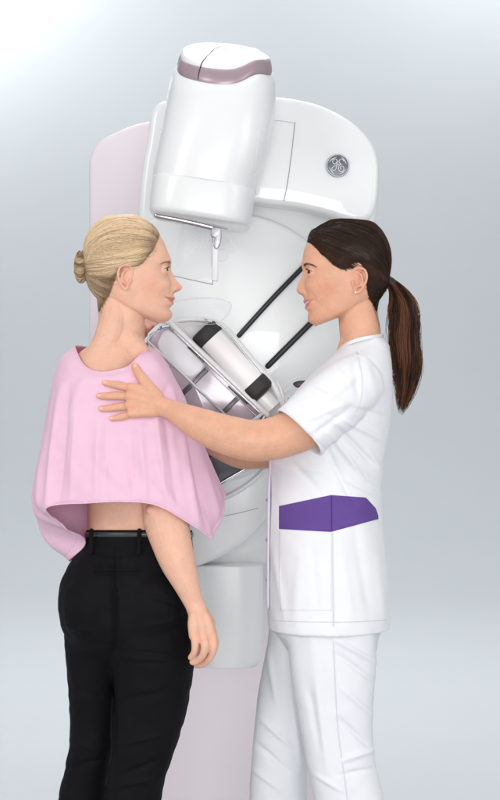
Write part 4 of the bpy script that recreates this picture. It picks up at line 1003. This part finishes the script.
limb(mb, [P(305, 600, .07), P(292, 700, .08), P(280, 800, .08), P(274, 880, .08), P(272, 960, .08)], [.05, .045, .040, .036, .028], nu=20)
bv, bf = voxel(mb.V, mb.F, .00145, 3, .5)
bv = smooth_region(bv, bf, P(163, 406, -.172), .034, 60)
col = H2.paint(bv, SK2, (.56, .17, .18), blush=.5, teeth=True)
X = bv[:, 0]/sc(-.17)+250; Y = 400-(bv[:, 2]-1.29)/sc(-.17); g2 = lambda x, y, w: np.exp(-((X-x)**2+(Y-y)**2)/w**2)*(bv[:, 1] < 0)
hk = np.clip(sum(g2(x, y, 3.6) for x, y in [(104, 383), (99, 396), (101, 409), (111, 418), (120, 386), (117, 396.4), (118, 407), (124, 416), (136, 369), (131, 388), (129, 397), (129, 405.5)]), 0, 1)[:, None]
col = col*(1-.35*hk)+np.array((.76, .34, .25))*.35*hk
# finger nails
for (x, y, dx_, dy_) in ((103.6, 382.0, 2.5, 1.7), (97.8, 395.6, 2.5, 1.7), (100, 408.4, 2.4, 1.6), (110.4, 417.8, 2.2, 1.5), (133.8, 364.9, 2.2, 2.2)):
    w = (np.exp(-(((X-x)/dx_)**4+((Y-y)/dy_)**4))*(bv[:, 1] < 0))[:, None]; col = col*(1-.5*w)+np.array((.86, .60, .52))*.5*w
tech = mk_np('person', bv, bf, M['skin_b'], None, col)
tag(tech, 'dark haired woman with long ponytail in white tunic with purple pocket, reaching out', 'person')
H2.skin = BVHTree.FromPolygons([tuple(v) for v in bv], [tuple(f) for f in bf])
H2.eyes(tech, (.06, .035, .02), (.5, -.05))
lashes(tech, H2, 22)
for sd in (1, -1): brow(tech, H2, [(170.2, 8.5, 264.4), (168.8, 12, 262.9), (166.6, 15.5, 262.2), (162.5, 19.5, 263.0), (159, 23, 265.4)], 'browdark', 330, sd)
mb = MB(); p = H2.world(120.6, H2.wk*29.5, 291.2)
for side in (1, -1): mb = MB(); ellipsoid(mb, H2.world(121.2, side*33.4, 291.2), (.0024, .0024, .0024), 14, 8); mb.build('earring', M['pearl'], tech)
# hair (region measured like the patient's, f = 171.3+302-x)
reg2 = [(x2, y2-3) for x2, y2 in [(473.3-x, y) for x, y in [(306.6, 241.5), (313.8, 247.6), (323.6, 257.4), (332, 265.8), (337.6, 269.0), (344, 267.6), (350, 264), (358, 264), (364.5, 274), (366, 292), (369, 304), (373, 312), (382, 314), (400, 312), (425, 280), (420, 220), (360, 195), (312, 205), (300, 236)]]]
def full2(f, py, l):
    return 3.2+1.8*np.exp(-((f-140)/26)**2)*np.exp(-((py-222)/16)**2)+1.5*np.clip((f-140)/20, 0, 1)*np.exp(-((py-232)/9)**2)-1.5*np.clip((py-285)/20, 0, 1)
tie2 = np.array(H2.world(473.3-389.5, 1, 282.5))
HB = Hair(H2, reg2, full2, tie2, (.007, .004, .003), (.055, .027, .017))
hair2 = HB.shell('dark', tech, (.018, .010, .0075))
mb = MB()
st = [(473.3-x, l, y-3) for x, l, y in [(307.2, 1, 241.5), (308.5, 7, 242.4), (312, 13, 246), (318, 19, 252), (325, 24.5, 259), (332, 28, 266), (338, 30.5, 269.5), (345, 32, 267), (351, 33, 263), (358, 33, 263.5)]]
HB.strands(mb, st, 4200, r=.0003, sag=.06, spread=.9, c=(118, 0, 262))
HB.strands(mb, [(473.3-x, l, y-3) for x, l, y in [(308, 1, 238), (318, 3, 226), (332, 4, 221), (350, 4, 219)]], 500, r=.0004, sag=.05, spread=1.6, c=(118, 0, 262))
HB.strands(mb, [(473.3-x, l, y-3) for x, l, y in [(362, 33, 270), (365, 32, 280), (366, 30, 292), (369, 26, 303), (373, 18, 310), (377, 6, 312)]], 800, r=.00038, c=(118, 0, 272), sag=.02, spread=1.1)
HB.strands(mb, [(473.3-x, l, y-3) for x, l, y in [(322, 24, 255.5), (330, 28, 263.5), (338, 31, 269)]], 170, r=.00017, sag=.04, spread=.9, lift=(0, .0008), skin=True, fine=True, c=(118, 0, 262))
# fly-away hairs
for k in range(0):
    f = RNG.uniform(80, 160); py = RNG.uniform(214, 262); q = H2.world(f, RNG.uniform(-8, 14), py); c = H2.world(118, 0, 262); d = (q-c)/np.linalg.norm(q-c); p = HB.on(d, c, 0)
    if p is None or f > 150: continue
    t = np.array((1, 0, -.35))*RNG.uniform(.012, .03); pts = [p+t*u+d*(.004*math.sin(math.pi*u*.8)+.0015*u) for u in np.linspace(0, 1, 7)]
    thin(mb, pts, .00016, col=(.05, .028, .018))
HB.strands(mb, st, 110, r=.00018, sag=.20, spread=2.0, lift=(.0015, .0050), fine=True, c=(118, 0, 262))
mb.build('hair_strands', M['dark'], hair2)
mb = MB(); limb(mb, [P(386.5, 279, -.01), P(392, 283, -.01), P(396, 289, -.01)], [.0095, .0105, .0095], nu=20, flat=1.1); tieo = mb.build('hair_tie', M['elastic'], hair2)
pp = [(388, 281), (394, 287), (399, 296), (402.5, 308), (404, 325), (404.5, 345), (406.5, 365), (406, 385), (403, 402), (401, 416)]
pr_ = [5, 7, 11, 15.5, 17.5, 17, 15, 10.5, 6.5, 1.5]
mb = MB(); limb(mb, [P(x, y, -.01) for x, y in pp[:-3]], [(r*S*.84, r*S*.7) for r in pr_[:-5]+[10, 6]], nu=26, col=(.014, .008, .006)); pony = mb.build('ponytail', M['dark'], hair2)
mb = MB(); bundle(mb, [P(x, y, -.01) for x, y in pp], [r*S for r in pr_], 2300, (.016, .008, .005), (.20, .075, .038), r=.00036, seg=30, flat=.85, twist=.5, ragged=.16, wob=.2)
bundle(mb, [P(x, y, -.01) for x, y in pp], [r*S*1.12 for r in pr_], 90, (.03, .015, .01), (.12, .05, .03), r=.00022, seg=26, flat=.85, twist=.3, ragged=.2, wob=.25)
mb.build('ponytail_strands', M['dark'], pony)
mb = MB(); thin(mb, [H2.project(473.3-x, l, y-3, .8) for x, l, y in [(374, 20, 306), (377, 18, 312), (380, 16, 320), (381, 14, 328)] if H2.project(473.3-x, l, y-3, .8) is not None], .0006, col=(.02, .01, .008))
mb.build('loose_lock', M['dark'], hair2)
# ------------------------------------------------------------------ clothes of the patient
cape = mk_np('cape_top', CAPE_V, CAPE_F, M['pinkcloth'], patient)
m = cape.modifiers.new('s', 'SOLIDIFY'); m.thickness = .0011; m.offset = -1
mb = MB(); ring = [Vector(p) for p in CAPE_NECK[::6]]; ring.append(ring[0]); limb(mb, ring, [.0016]*len(ring), nu=8, sub=2); mb.build('neck_binding', M['pinkcloth'], cape)
mb = MB(); seg_ = [Vector(p) for p in CAPE_HEM]
for i in range(0, len(seg_)-3, 4):
    a, b = seg_[i], seg_[i+2]; o_ = Vector((a.x-.02, a.y, 0)); o_ = o_.normalized()*.0006 if o_.length else o_
    if (b-a).length < .02: limb(mb, [a+o_, b+o_], [.0005, .0005], nu=5, sub=1)
mb.build('hem_stitch', M['pinkstitch'], cape)
# trousers: pelvis and two legs grown into one surface
mb = MB()
ring_loft(mb, hsecs([(531, 87.5, 191, .0, .098), (540, 85, 192, .0, .101), (552, 78, 193.5, 0, .110), (566, 68, 195, .0, .121), (582, 61, 196.5, -.004, .130), (600, 58.5, 197.5, -.006, .134), (620, 60, 197, -.004, .131), (636, 66, 196, 0, .120), (649, 78, 194, 0, .100), (660, 98, 188, 0, .07)], 2.25), nu=90)
lg = [(100, 600, .045, 34, .10), (97, 630, .04, 32.5, .098), (94.5, 660, .040, 28.5, .090), (93.5, 700, .045, 24.5, .075), (92.5, 740, .05, 23, .069), (87, 770, .05, 22.5, .063), (82, 800, .05, 24, .062), (80, 850, .05, 25, .06), (78, 910, .05, 26, .06), (77, 962, .05, 27, .06)]
def leg(L):
    ring_loft(mb, [(P(x, y, d), (r*sc(d), 0, 0), (0, h, 0), 2.15) for x, y, d, r, h in L], nu=60)
leg(lg)
leg([(150, 600, -.035, 46, .10), (152, 630, -.035, 44.5, .10), (153.5, 655, -.035, 42, .098), (152, 690, -.03, 38.5, .09), (149.5, 720, -.03, 35, .082), (143.5, 750, -.03, 31.5, .075), (137, 775, -.03, 29, .069), (133.5, 800, -.03, 28, .067), (130, 850, -.03, 28, .064), (128, 910, -.03, 29, .064), (127, 962, -.03, 30, .064)])
ellipsoid(mb, P(91, 606, -.062), (.064, .068, .085)); ellipsoid(mb, P(151, 608, -.082), (.078, .068, .090))
v_, f_ = voxel(mb.V, mb.F, .0027, 6)
N = vnormals(v_, f_)
if np.mean(N[:, 1]*(v_[:, 1])) < 0: N = -N
v_ = folds(v_, N, [((66, 641), (112, 646), 2.3, -1.6), ((66, 647), (104, 652), 2.0, 1.0), ((68, 652), (108, 655), 1.8, -1.0), ((118, 650), (178, 656), 2.3, -1.6), ((122, 657), (182, 661), 2.3, 1.1), ((124, 663), (172, 664), 2.0, -0.9), ((112, 560), (116, 640), 3.4, -4.5), ((115, 640), (114, 800), 2.2, -2.8),
                   ((70, 740), (100, 752), 2.5, 2.2), ((64, 768), (100, 760), 2.5, -2.2), ((120, 745), (160, 735), 2.5, 2.0), ((122, 775), (158, 760), 2.5, -2.2), ((110, 788), (158, 778), 2.5, 2.2), ((140, 590), (188, 610), 3.4, -1.7), ((62, 625), (92, 632), 2.5, 1.7), ((150, 625), (196, 618), 2.5, 1.7), ((74, 690), (100, 697), 2.5, -1.4), ((125, 700), (172, 690), 3.4, -1.5), ((118, 545), (122, 590), 2.5, -1.7)])
v_ += N*(.0011*vnoise(v_*np.array((1, 1, 1.9)), 26, 9)+.0009*vnoise(v_, 60, 4))[:, None]
v_ = smooth_region(v_, f_, P(94, 664, -.06), .075, 160)
tro = mk_np('trousers', v_, f_, M['blackcloth'], patient)
TB = BVHTree.FromPolygons([tuple(v) for v in v_], [tuple(f) for f in f_])
def onb(b, L, off=.0018, y=-.1): q = [cast(b, x, y_, y, off) for x, y_ in L]; return [p for p in q if p is not None]
def ribbon(b, L, w, r, name, m, parent, off=.001, nu=10, flat=.5):
    q = onb(b, [tuple(p) for p in cr(np.array(L, float), 14)], off+.0006)
    if len(q) < 2: return None
    mb = MB(); limb(mb, q, [(w, r)]*len(q), nu=nu, sub=3); return mb.build(name, M[m], parent)
def ellring(py, xl, xr, ym, hy, e, h, th, name, m, parent, lift=0, a0=0, a1=360):
    "band round the body between photo heights py-h and py+h"
    n = 90; mb = MB(); V = []
    cx = (xl+xr)/2; hw = (xr-xl)/2
    prof_ = [(-h, 0), (-h*.8, th), (h*.8, th), (h, 0), (h, -.003/S), (-h, -.003/S)]
    for i in range(n):
        a = math.radians(a0+(a1-a0)*i/n); c, s1 = math.cos(a), math.sin(a)
        for dz, dr in prof_:
            x = cx+(hw+dr)*math.copysign(abs(c)**(2/e), c); y = ym+(hy+dr*S)*math.copysign(abs(s1)**(2/e), s1); V.append(P(x, py+dz, y))
    F = [(i*6+k, ((i+1) % n)*6+k, ((i+1) % n)*6+(k+1) % 6, i*6+(k+1) % 6) for i in range(n) for k in range(6)]
    mb.addc(V, F); return mb.build(name, M[m], parent)
wb = ellring(536.5, 86.4, 191.6, 0, .0995, 2.25, 6.5, .8, 'waistband', 'blackcloth', tro)
belt = ellring(534.6, 86.4, 191.6, 0, .0995, 2.25, 2.7, 1.9, 'belt', 'belt', tro)
for x in (91.5, 139.5):
    mb = MB(); d = -.104 if x > 100 else -.079
    limb(mb, [P(x, 530.5, d-.002), P(x-.3, 536, d-.006), P(x-.6, 545, d-.008), P(x-.8, 552, d-.010)], [(.0048, .0018)]*4, nu=12); mb.build('belt_loop', M['blackcloth'], tro)
pk = ribbon(TB, [(95, 571), (112, 570.5), (138, 570.5)], .0030, .0016, 'pocket_welt', 'blackcloth', tro)
ribbon(TB, [(95, 575), (112, 574.5), (138, 574.5)], .0010, .0008, 'pocket_welt', 'blackcloth', tro, off=.0002)
ribbon(TB, [(115, 548), (114, 575), (113.5, 605), (114, 630)], .0012, .0009, 'centre_seam', 'blackcloth', tro, off=.0004)
ribbon(TB, [(88, 553), (110, 557), (140, 556)], .0008, .0006, 'yoke_seam', 'blackcloth', tro, off=.0001)
def shoe(x, d, sgn, m, parent, ang):
    mb = MB(); c = P(x, 968, d); R_ = Matrix.Rotation(ang, 3, 'Z')
    def L(a, b, z): v = R_ @ Vector((a, b, 0)); return (c.x+v.x, c.y+v.y, z)
    limb(mb, [L(-.055, 0, .045), L(0, 0, .050), L(.07, 0, .040), L(.135, 0, .030), L(.165, 0, .026)], [(.033, .034), (.036, .040), (.040, .034), (.043, .026), (.036, .02)], nu=24)
    sh = mb.build('shoe', M[m], parent)
    mb = MB(); V = []
    o = [(-.095, 0), (-.08, .03), (0, .034), (.08, .046), (.15, .042), (.20, .0), (.15, -.042), (.08, -.044), (0, -.034), (-.08, -.03)]
    C = cr(np.array(o), 50, True)
    for z in (.002, .016):
        for a, b in C: V.append(L(a, b, z))
    n = 50; F = [(i, (i+1) % n, n+(i+1) % n, n+i) for i in range(n)]+[tuple(range(n)), tuple(range(n, 2*n))]; F[-2] = tuple(reversed(F[-2]))
    mb.addc(V, F); mb.build('sole', M['black'], sh)
shoe(78, .05, 1, 'shoeb', patient, .7); shoe(127, -.03, 1, 'shoeb', patient, .7)
# ------------------------------------------------------------------ clothes of the technician
mb = MB(); YM = -.01
rows = [(338, 348, 383.5, YM, .060), (345, 341, 388.5, YM, .075), (352, 335, 389.5, YM, .098), (360, 327, 390.5, YM, .128), (372, 314, 391.5, YM, .158), (388, 299, 392, YM, .170), (405, 285, 391.5, YM, .166), (425, 274, 389.5, YM, .158), (445, 269.5, 386.5, YM, .150), (465, 268.5, 383, YM, .143), (490, 268.5, 381, YM, .140), (515, 268.5, 381.5, YM, .143), (545, 268, 384, YM, .150), (575, 267.5, 387, YM, .158), (605, 267.5, 389, YM, .163), (622, 268, 389.5, YM, .166), (628, 268.5, 389.5, YM, .166)]
ring_loft(mb, hsecs(rows, 2.25), nu=110, cap=True)
def sleeve(L, hollow=3):
    "hollow tube: (x, y, depth, half width px, half depth m); the cuff is turned in"
    A = np.array(L, float); C = [P(x, y, d) for x, y, d, a, b in L]
    secs = []
    for i, (x, y, d, a, b) in enumerate(L):
        t = (C[min(i+1, len(L)-1)]-C[max(i-1, 0)]).normalized(); v = Vector((0, 1, 0)); v = (v-t*v.dot(t)).normalized(); uu = t.cross(v)
        secs.append((C[i], uu*a*sc(d), v*b, 2.1))
    tl = (C[-1]-C[-2]).normalized(); x, y, d, a, b = L[-1]; uu = secs[-1][1].normalized(); v = secs[-1][2].normalized()
    n1 = (len(secs)-1)*6+1
    B = cr(np.array([[*s0[0], *s0[1], *s0[2], 2.1] for s0 in secs]), n1)
    last = B[-1].copy(); ins = []
    for k, (dt, dr) in enumerate([(.0012, .0012), (.0010, .0034), (-.002, .0052), (-.02, .0060), (-.045, .0062)]):
        r = last.copy(); r[:3] += np.array(tl)*dt; r[3:6] *= (1-dr/(a*sc(d))); r[6:9] *= (1-dr/b); ins.append(r)
    B = np.vstack([B, ins]); th = np.linspace(0, 2*np.pi, 60, endpoint=False); c, s1 = np.cos(th), np.sin(th); V = []
    for r in B:
        e = 2/2.1; xx = np.sign(c)*np.abs(c)**e; yy = np.sign(s1)*np.abs(s1)**e; V.append(r[:3]+xx[:, None]*r[3:6]+yy[:, None]*r[6:9])
    V = list(np.vstack(V)); nr = len(B); F = gridfaces(nr, 60); k = len(V); V += [B[0, :3], B[-1, :3]]
    for i in range(60): j = (i+1) % 60; F += [(k, j, i), (k+1, (nr-1)*60+i, (nr-1)*60+j)]
    mb.addc(V, F)
sleeve([(364, 376, -.115, 26, .055), (350, 388, -.145, 30, .066), (333, 402, -.170, 32, .066), (318, 415, -.186, 31.5, .064), (306, 426, -.196, 31, .062), (299.5, 432.5, -.200, 31.5, .062)])
sleeve([(358, 380, .095, 26, .055), (340, 394, .12, 29, .06), (322, 408, .135, 29, .058), (305, 424, .14, 28, .056)])
v_, f_ = voxel(mb.V, mb.F, .0024, 6)
v_ = smooth_region(v_, f_, P(372, 384, -.17), .06, 90)
N = vnormals(v_, f_)
if np.mean(N[:, 1]*(v_[:, 1])) < 0: N = -N
v_ = folds(v_, N, [((338, 428), (372, 462), 2.5, -4.6), ((332, 436), (362, 476), 2.7, 3.5), ((326, 448), (352, 500), 3.0, -3.2), ((345, 420), (382, 440), 3.0, 3.2), ((350, 408), (388, 418), 3.4, -2.9), ((368, 452), (383, 476), 3.4, 2.9), ((358, 470), (382, 486), 3.0, -2.6),
                   ((300, 384), (344, 404), 3.4, 2.0), ((290, 398), (340, 420), 3.4, -2.2), ((306, 420), (344, 404), 3.0, 2.3), ((312, 436), (352, 408), 3.0, -2.3), ((352, 352), (360, 400), 3.8, -1.9), ((364, 356), (376, 400), 4.2, 1.7), ((330, 362), (350, 384), 3.4, 1.4),
                   ((276, 466), (322, 470), 4.2, 1.7), ((286, 455), (318, 490), 3.4, -1.7), ((272, 545), (284, 615), 3.4, 1.7), ((356, 535), (370, 615), 5.1, -1.9), ((340, 540), (352, 620), 5.1, 1.6), ((300, 560), (296, 622), 5.1, 1.4), ((376, 560), (384, 620), 4.2, 1.7), ((312, 545), (318, 615), 4.2, -1.3), ((345, 480), (380, 497), 2.5, 1.9), ((330, 398), (362, 372), 3.4, 1.7), ((290, 412), (312, 426), 3.4, -1.7)])
v_ += N*(.0015*vnoise(v_*np.array((1, 1, .8)), 16, 2)+.0007*vnoise(v_, 45, 6))[:, None]
tun = mk_np('tunic', v_, f_, M['tunic'], tech)
UB = BVHTree.FromPolygons([tuple(v) for v in v_], [tuple(f) for f in f_])
# side pocket: a purple yoke above a white patch, wrapping round the hip
def patch(b, poly, off, name, m, parent, n=46, rim=1.2):
    Pn = np.array(poly, float); x0, y0 = Pn.min(0); x1, y1 = Pn.max(0); nx_, ny_ = int((x1-x0)/1.2)+2, int((y1-y0)/1.2)+2
    xs_, ys_ = np.linspace(x0, x1, nx_), np.linspace(y0, y1, ny_); V = []; idx = {}; mb = MB()
    # columns follow the outline so the edge stays straight
    for i, x in enumerate(xs_):
        ys2 = []
        for k in range(len(Pn)):
            a, b2 = Pn[k], Pn[(k+1) % len(Pn)]
            if (a[0]-x)*(b2[0]-x) <= 0 and a[0] != b2[0]: ys2.append(a[1]+(b2[1]-a[1])*(x-a[0])/(b2[0]-a[0]))
        lo, hi = min(ys2), max(ys2)
        for j in range(ny_): V.append((x, lo+(hi-lo)*j/(ny_-1)))
    W_ = []
    for i, (x, y) in enumerate(V):
        ii, jj = divmod(i, ny_); e = min(ii, nx_-1-ii, jj, ny_-1-jj); p = cast(b, x, y, -.1, off*(1 if e > 0 else .1)); W_.append(p)
    last = None
    for i in range(len(W_)):
        if W_[i] is None: W_[i] = last
        last = W_[i]
    if W_[0] is None:
        f0 = next(w for w in W_ if w is not None); W_ = [w or f0 for w in W_]
    F = [(i*ny_+j, i*ny_+j+1, (i+1)*ny_+j+1, (i+1)*ny_+j) for i in range(nx_-1) for j in range(ny_-1)]
    return mk(name, W_, F, M[m], parent)
pk = patch(UB, [(279, 506), (331, 495), (331.01, 495), (366, 497.5), (375, 508), (378.5, 519), (331, 532), (279, 529)], .0022, 'pocket_trim', 'purple', tun)
ribbon(UB, [(331.5, 496), (331.5, 512), (331.5, 531)], .0008, .0006, 'trim_seam', 'purple2', pk, off=.0026)
patch(UB, [(279.5, 529.5), (331, 532.5), (332, 611), (281, 611)], .0018, 'pocket', 'tunic', tun)
ribbon(UB, [(332.5, 533), (332.5, 560), (333, 600), (333.5, 626)], .0010, .0007, 'side_seam', 'tunicseam', tun, off=.0016)
ribbon(UB, [(279.5, 531), (280, 560), (281, 611)], .0006, .0005, 'pocket_stitch', 'tunicseam', tun, off=.002)
ribbon(UB, [(272, 620.5), (300, 621.5), (335, 622), (370, 621), (386, 620)], .0006, .0005, 'hem_stitch', 'tunicseam', tun, off=.0006)
# armhole seam and cuff stitch
ribbon(UB, [(357, 352), (361, 372), (362, 392), (357, 410), (349, 424)], .0007, .0006, 'armhole_seam', 'tunicseam', tun, off=.0004)
ribbon(UB, [(283.5, 407.5), (297, 421), (311, 434), (325.5, 448)], .0005, .0004, 'cuff_stitch', 'tunicseam', tun, off=.0005)
# front placket seen edge on, with snaps
mb = MB(); limb(mb, [P(271, 462, -.05), P(269.4, 480, -.055), P(268.8, 510, -.057), P(268.3, 550, -.058), P(268, 590, -.058), P(268, 604, -.058)], [(.0036, .012)]*6, nu=14); pl = mb.build('placket', M['lit_lilac'], tun)
for y in (500, 540, 580):
    mb = MB(); ellipsoid(mb, P(266.4, y, -.064), (.0020, .004, .0038), 16, 8); mb.build('snap', M['snap'], pl)
# neckline band: V at the front, up and round to the nape
neckpts = [(341.5, 348, -.035), (349, 343, -.073), (361, 339, -.084), (372, 337, -.074), (380, 335.8, -.045), (383, 335.5, -.01), (380, 336, .025), (372, 337, .058), (358, 340, .064), (347, 344, .052), (340, 350, .02), (334.5, 359, -.012)]
mb = MB(); q = cr(np.array(neckpts), 60, True); pts = [P(*a) for a in q]; pts.append(pts[0]); limb(mb, pts, [(.0016, .0042)]*len(pts), nu=10, sub=1, hint=(0, 0, 1)); mb.build('collar', M['tunic'], tun)
# slacks
mb = MB()
ring_loft(mb, hsecs([(600, 270, 383, YM, .150), (626, 271, 382, YM, .148), (638, 279, 378, YM, .143), (650, 287, 376, YM, .125), (660, 296, 370, YM, .09)], 2.25), nu=80)
def leg2(L): ring_loft(mb, [(P(x, y, d), (r*sc(d), 0, 0), (0, h, 0), 2.3) for x, y, d, r, h in L], nu=60)
leg2([(332, 610, -.085, 44, .080), (332, 640, -.085, 44, .080), (332.5, 670, -.088, 43, .078), (334, 700, -.09, 39, .074), (336.5, 730, -.09, 36, .070), (340.5, 760, -.09, 35, .069), (346, 785, -.09, 35, .069), (349, 800, -.09, 35, .069), (353, 850, -.09, 36, .07), (356, 910, -.09, 37, .072), (358, 960, -.09, 38, .073)])
leg2([(306, 610, .075, 36, .075), (303, 640, .075, 35, .075), (297, 670, .078, 35, .072), (291, 700, .08, 34, .07), (285.5, 730, .08, 31.5, .068), (280.5, 760, .08, 28.5, .066), (278.5, 785, .08, 28.5, .066), (278, 800, .08, 28.5, .066), (274, 850, .08, 30, .068), (271, 910, .08, 32, .07), (269, 960, .08, 34, .07)])
v_, f_ = voxel(mb.V, mb.F, .0026, 6)
N = vnormals(v_, f_)
if np.mean(N[:, 1]*(v_[:, 1]+.01)) < 0: N = -N
v_ = folds(v_, N, [((336, 640), (374, 662), 2.8, 3.1), ((338, 655), (372, 680), 2.8, -3.1), ((344, 690), (372, 716), 2.8, 2.5), ((340, 720), (368, 745), 2.8, -2.7), ((312, 640), (326, 760), 3.2, 1.7), ((300, 640), (318, 740), 3.2, -2.0), ((344, 760), (374, 750), 2.8, 2.7), ((340, 775), (376, 768), 2.4, -2.2), ((316, 775), (340, 790), 2.4, 2.0),
                   ((262, 720), (290, 745), 2.8, 2.4), ((258, 745), (286, 770), 2.8, -2.7), ((268, 650), (276, 700), 3.2, 2.0), ((254, 770), (280, 790), 2.4, 2.0), ((290, 690), (300, 760), 3.2, 2.4)])
v_ += N*(.0016*vnoise(v_*np.array((1, 1, .7)), 15, 8)+.0007*vnoise(v_, 45, 1))[:, None]
v_ = smooth_region(v_, f_, P(296, 664, -.13), .075, 140)
sl = mk_np('slacks', v_, f_, M['slacks'], tech)
LB = BVHTree.FromPolygons([tuple(v) for v in v_], [tuple(f) for f in f_])
ribbon(LB, [(333, 632), (335, 680), (338, 730), (345, 780), (348, 806)], .0009, .0006, 'leg_seam', 'tunicseam', sl, off=.0003)
shoe(356, -.09, -1, 'shoe', tech, math.pi); shoe(272, .08, -1, 'shoe', tech, math.pi)
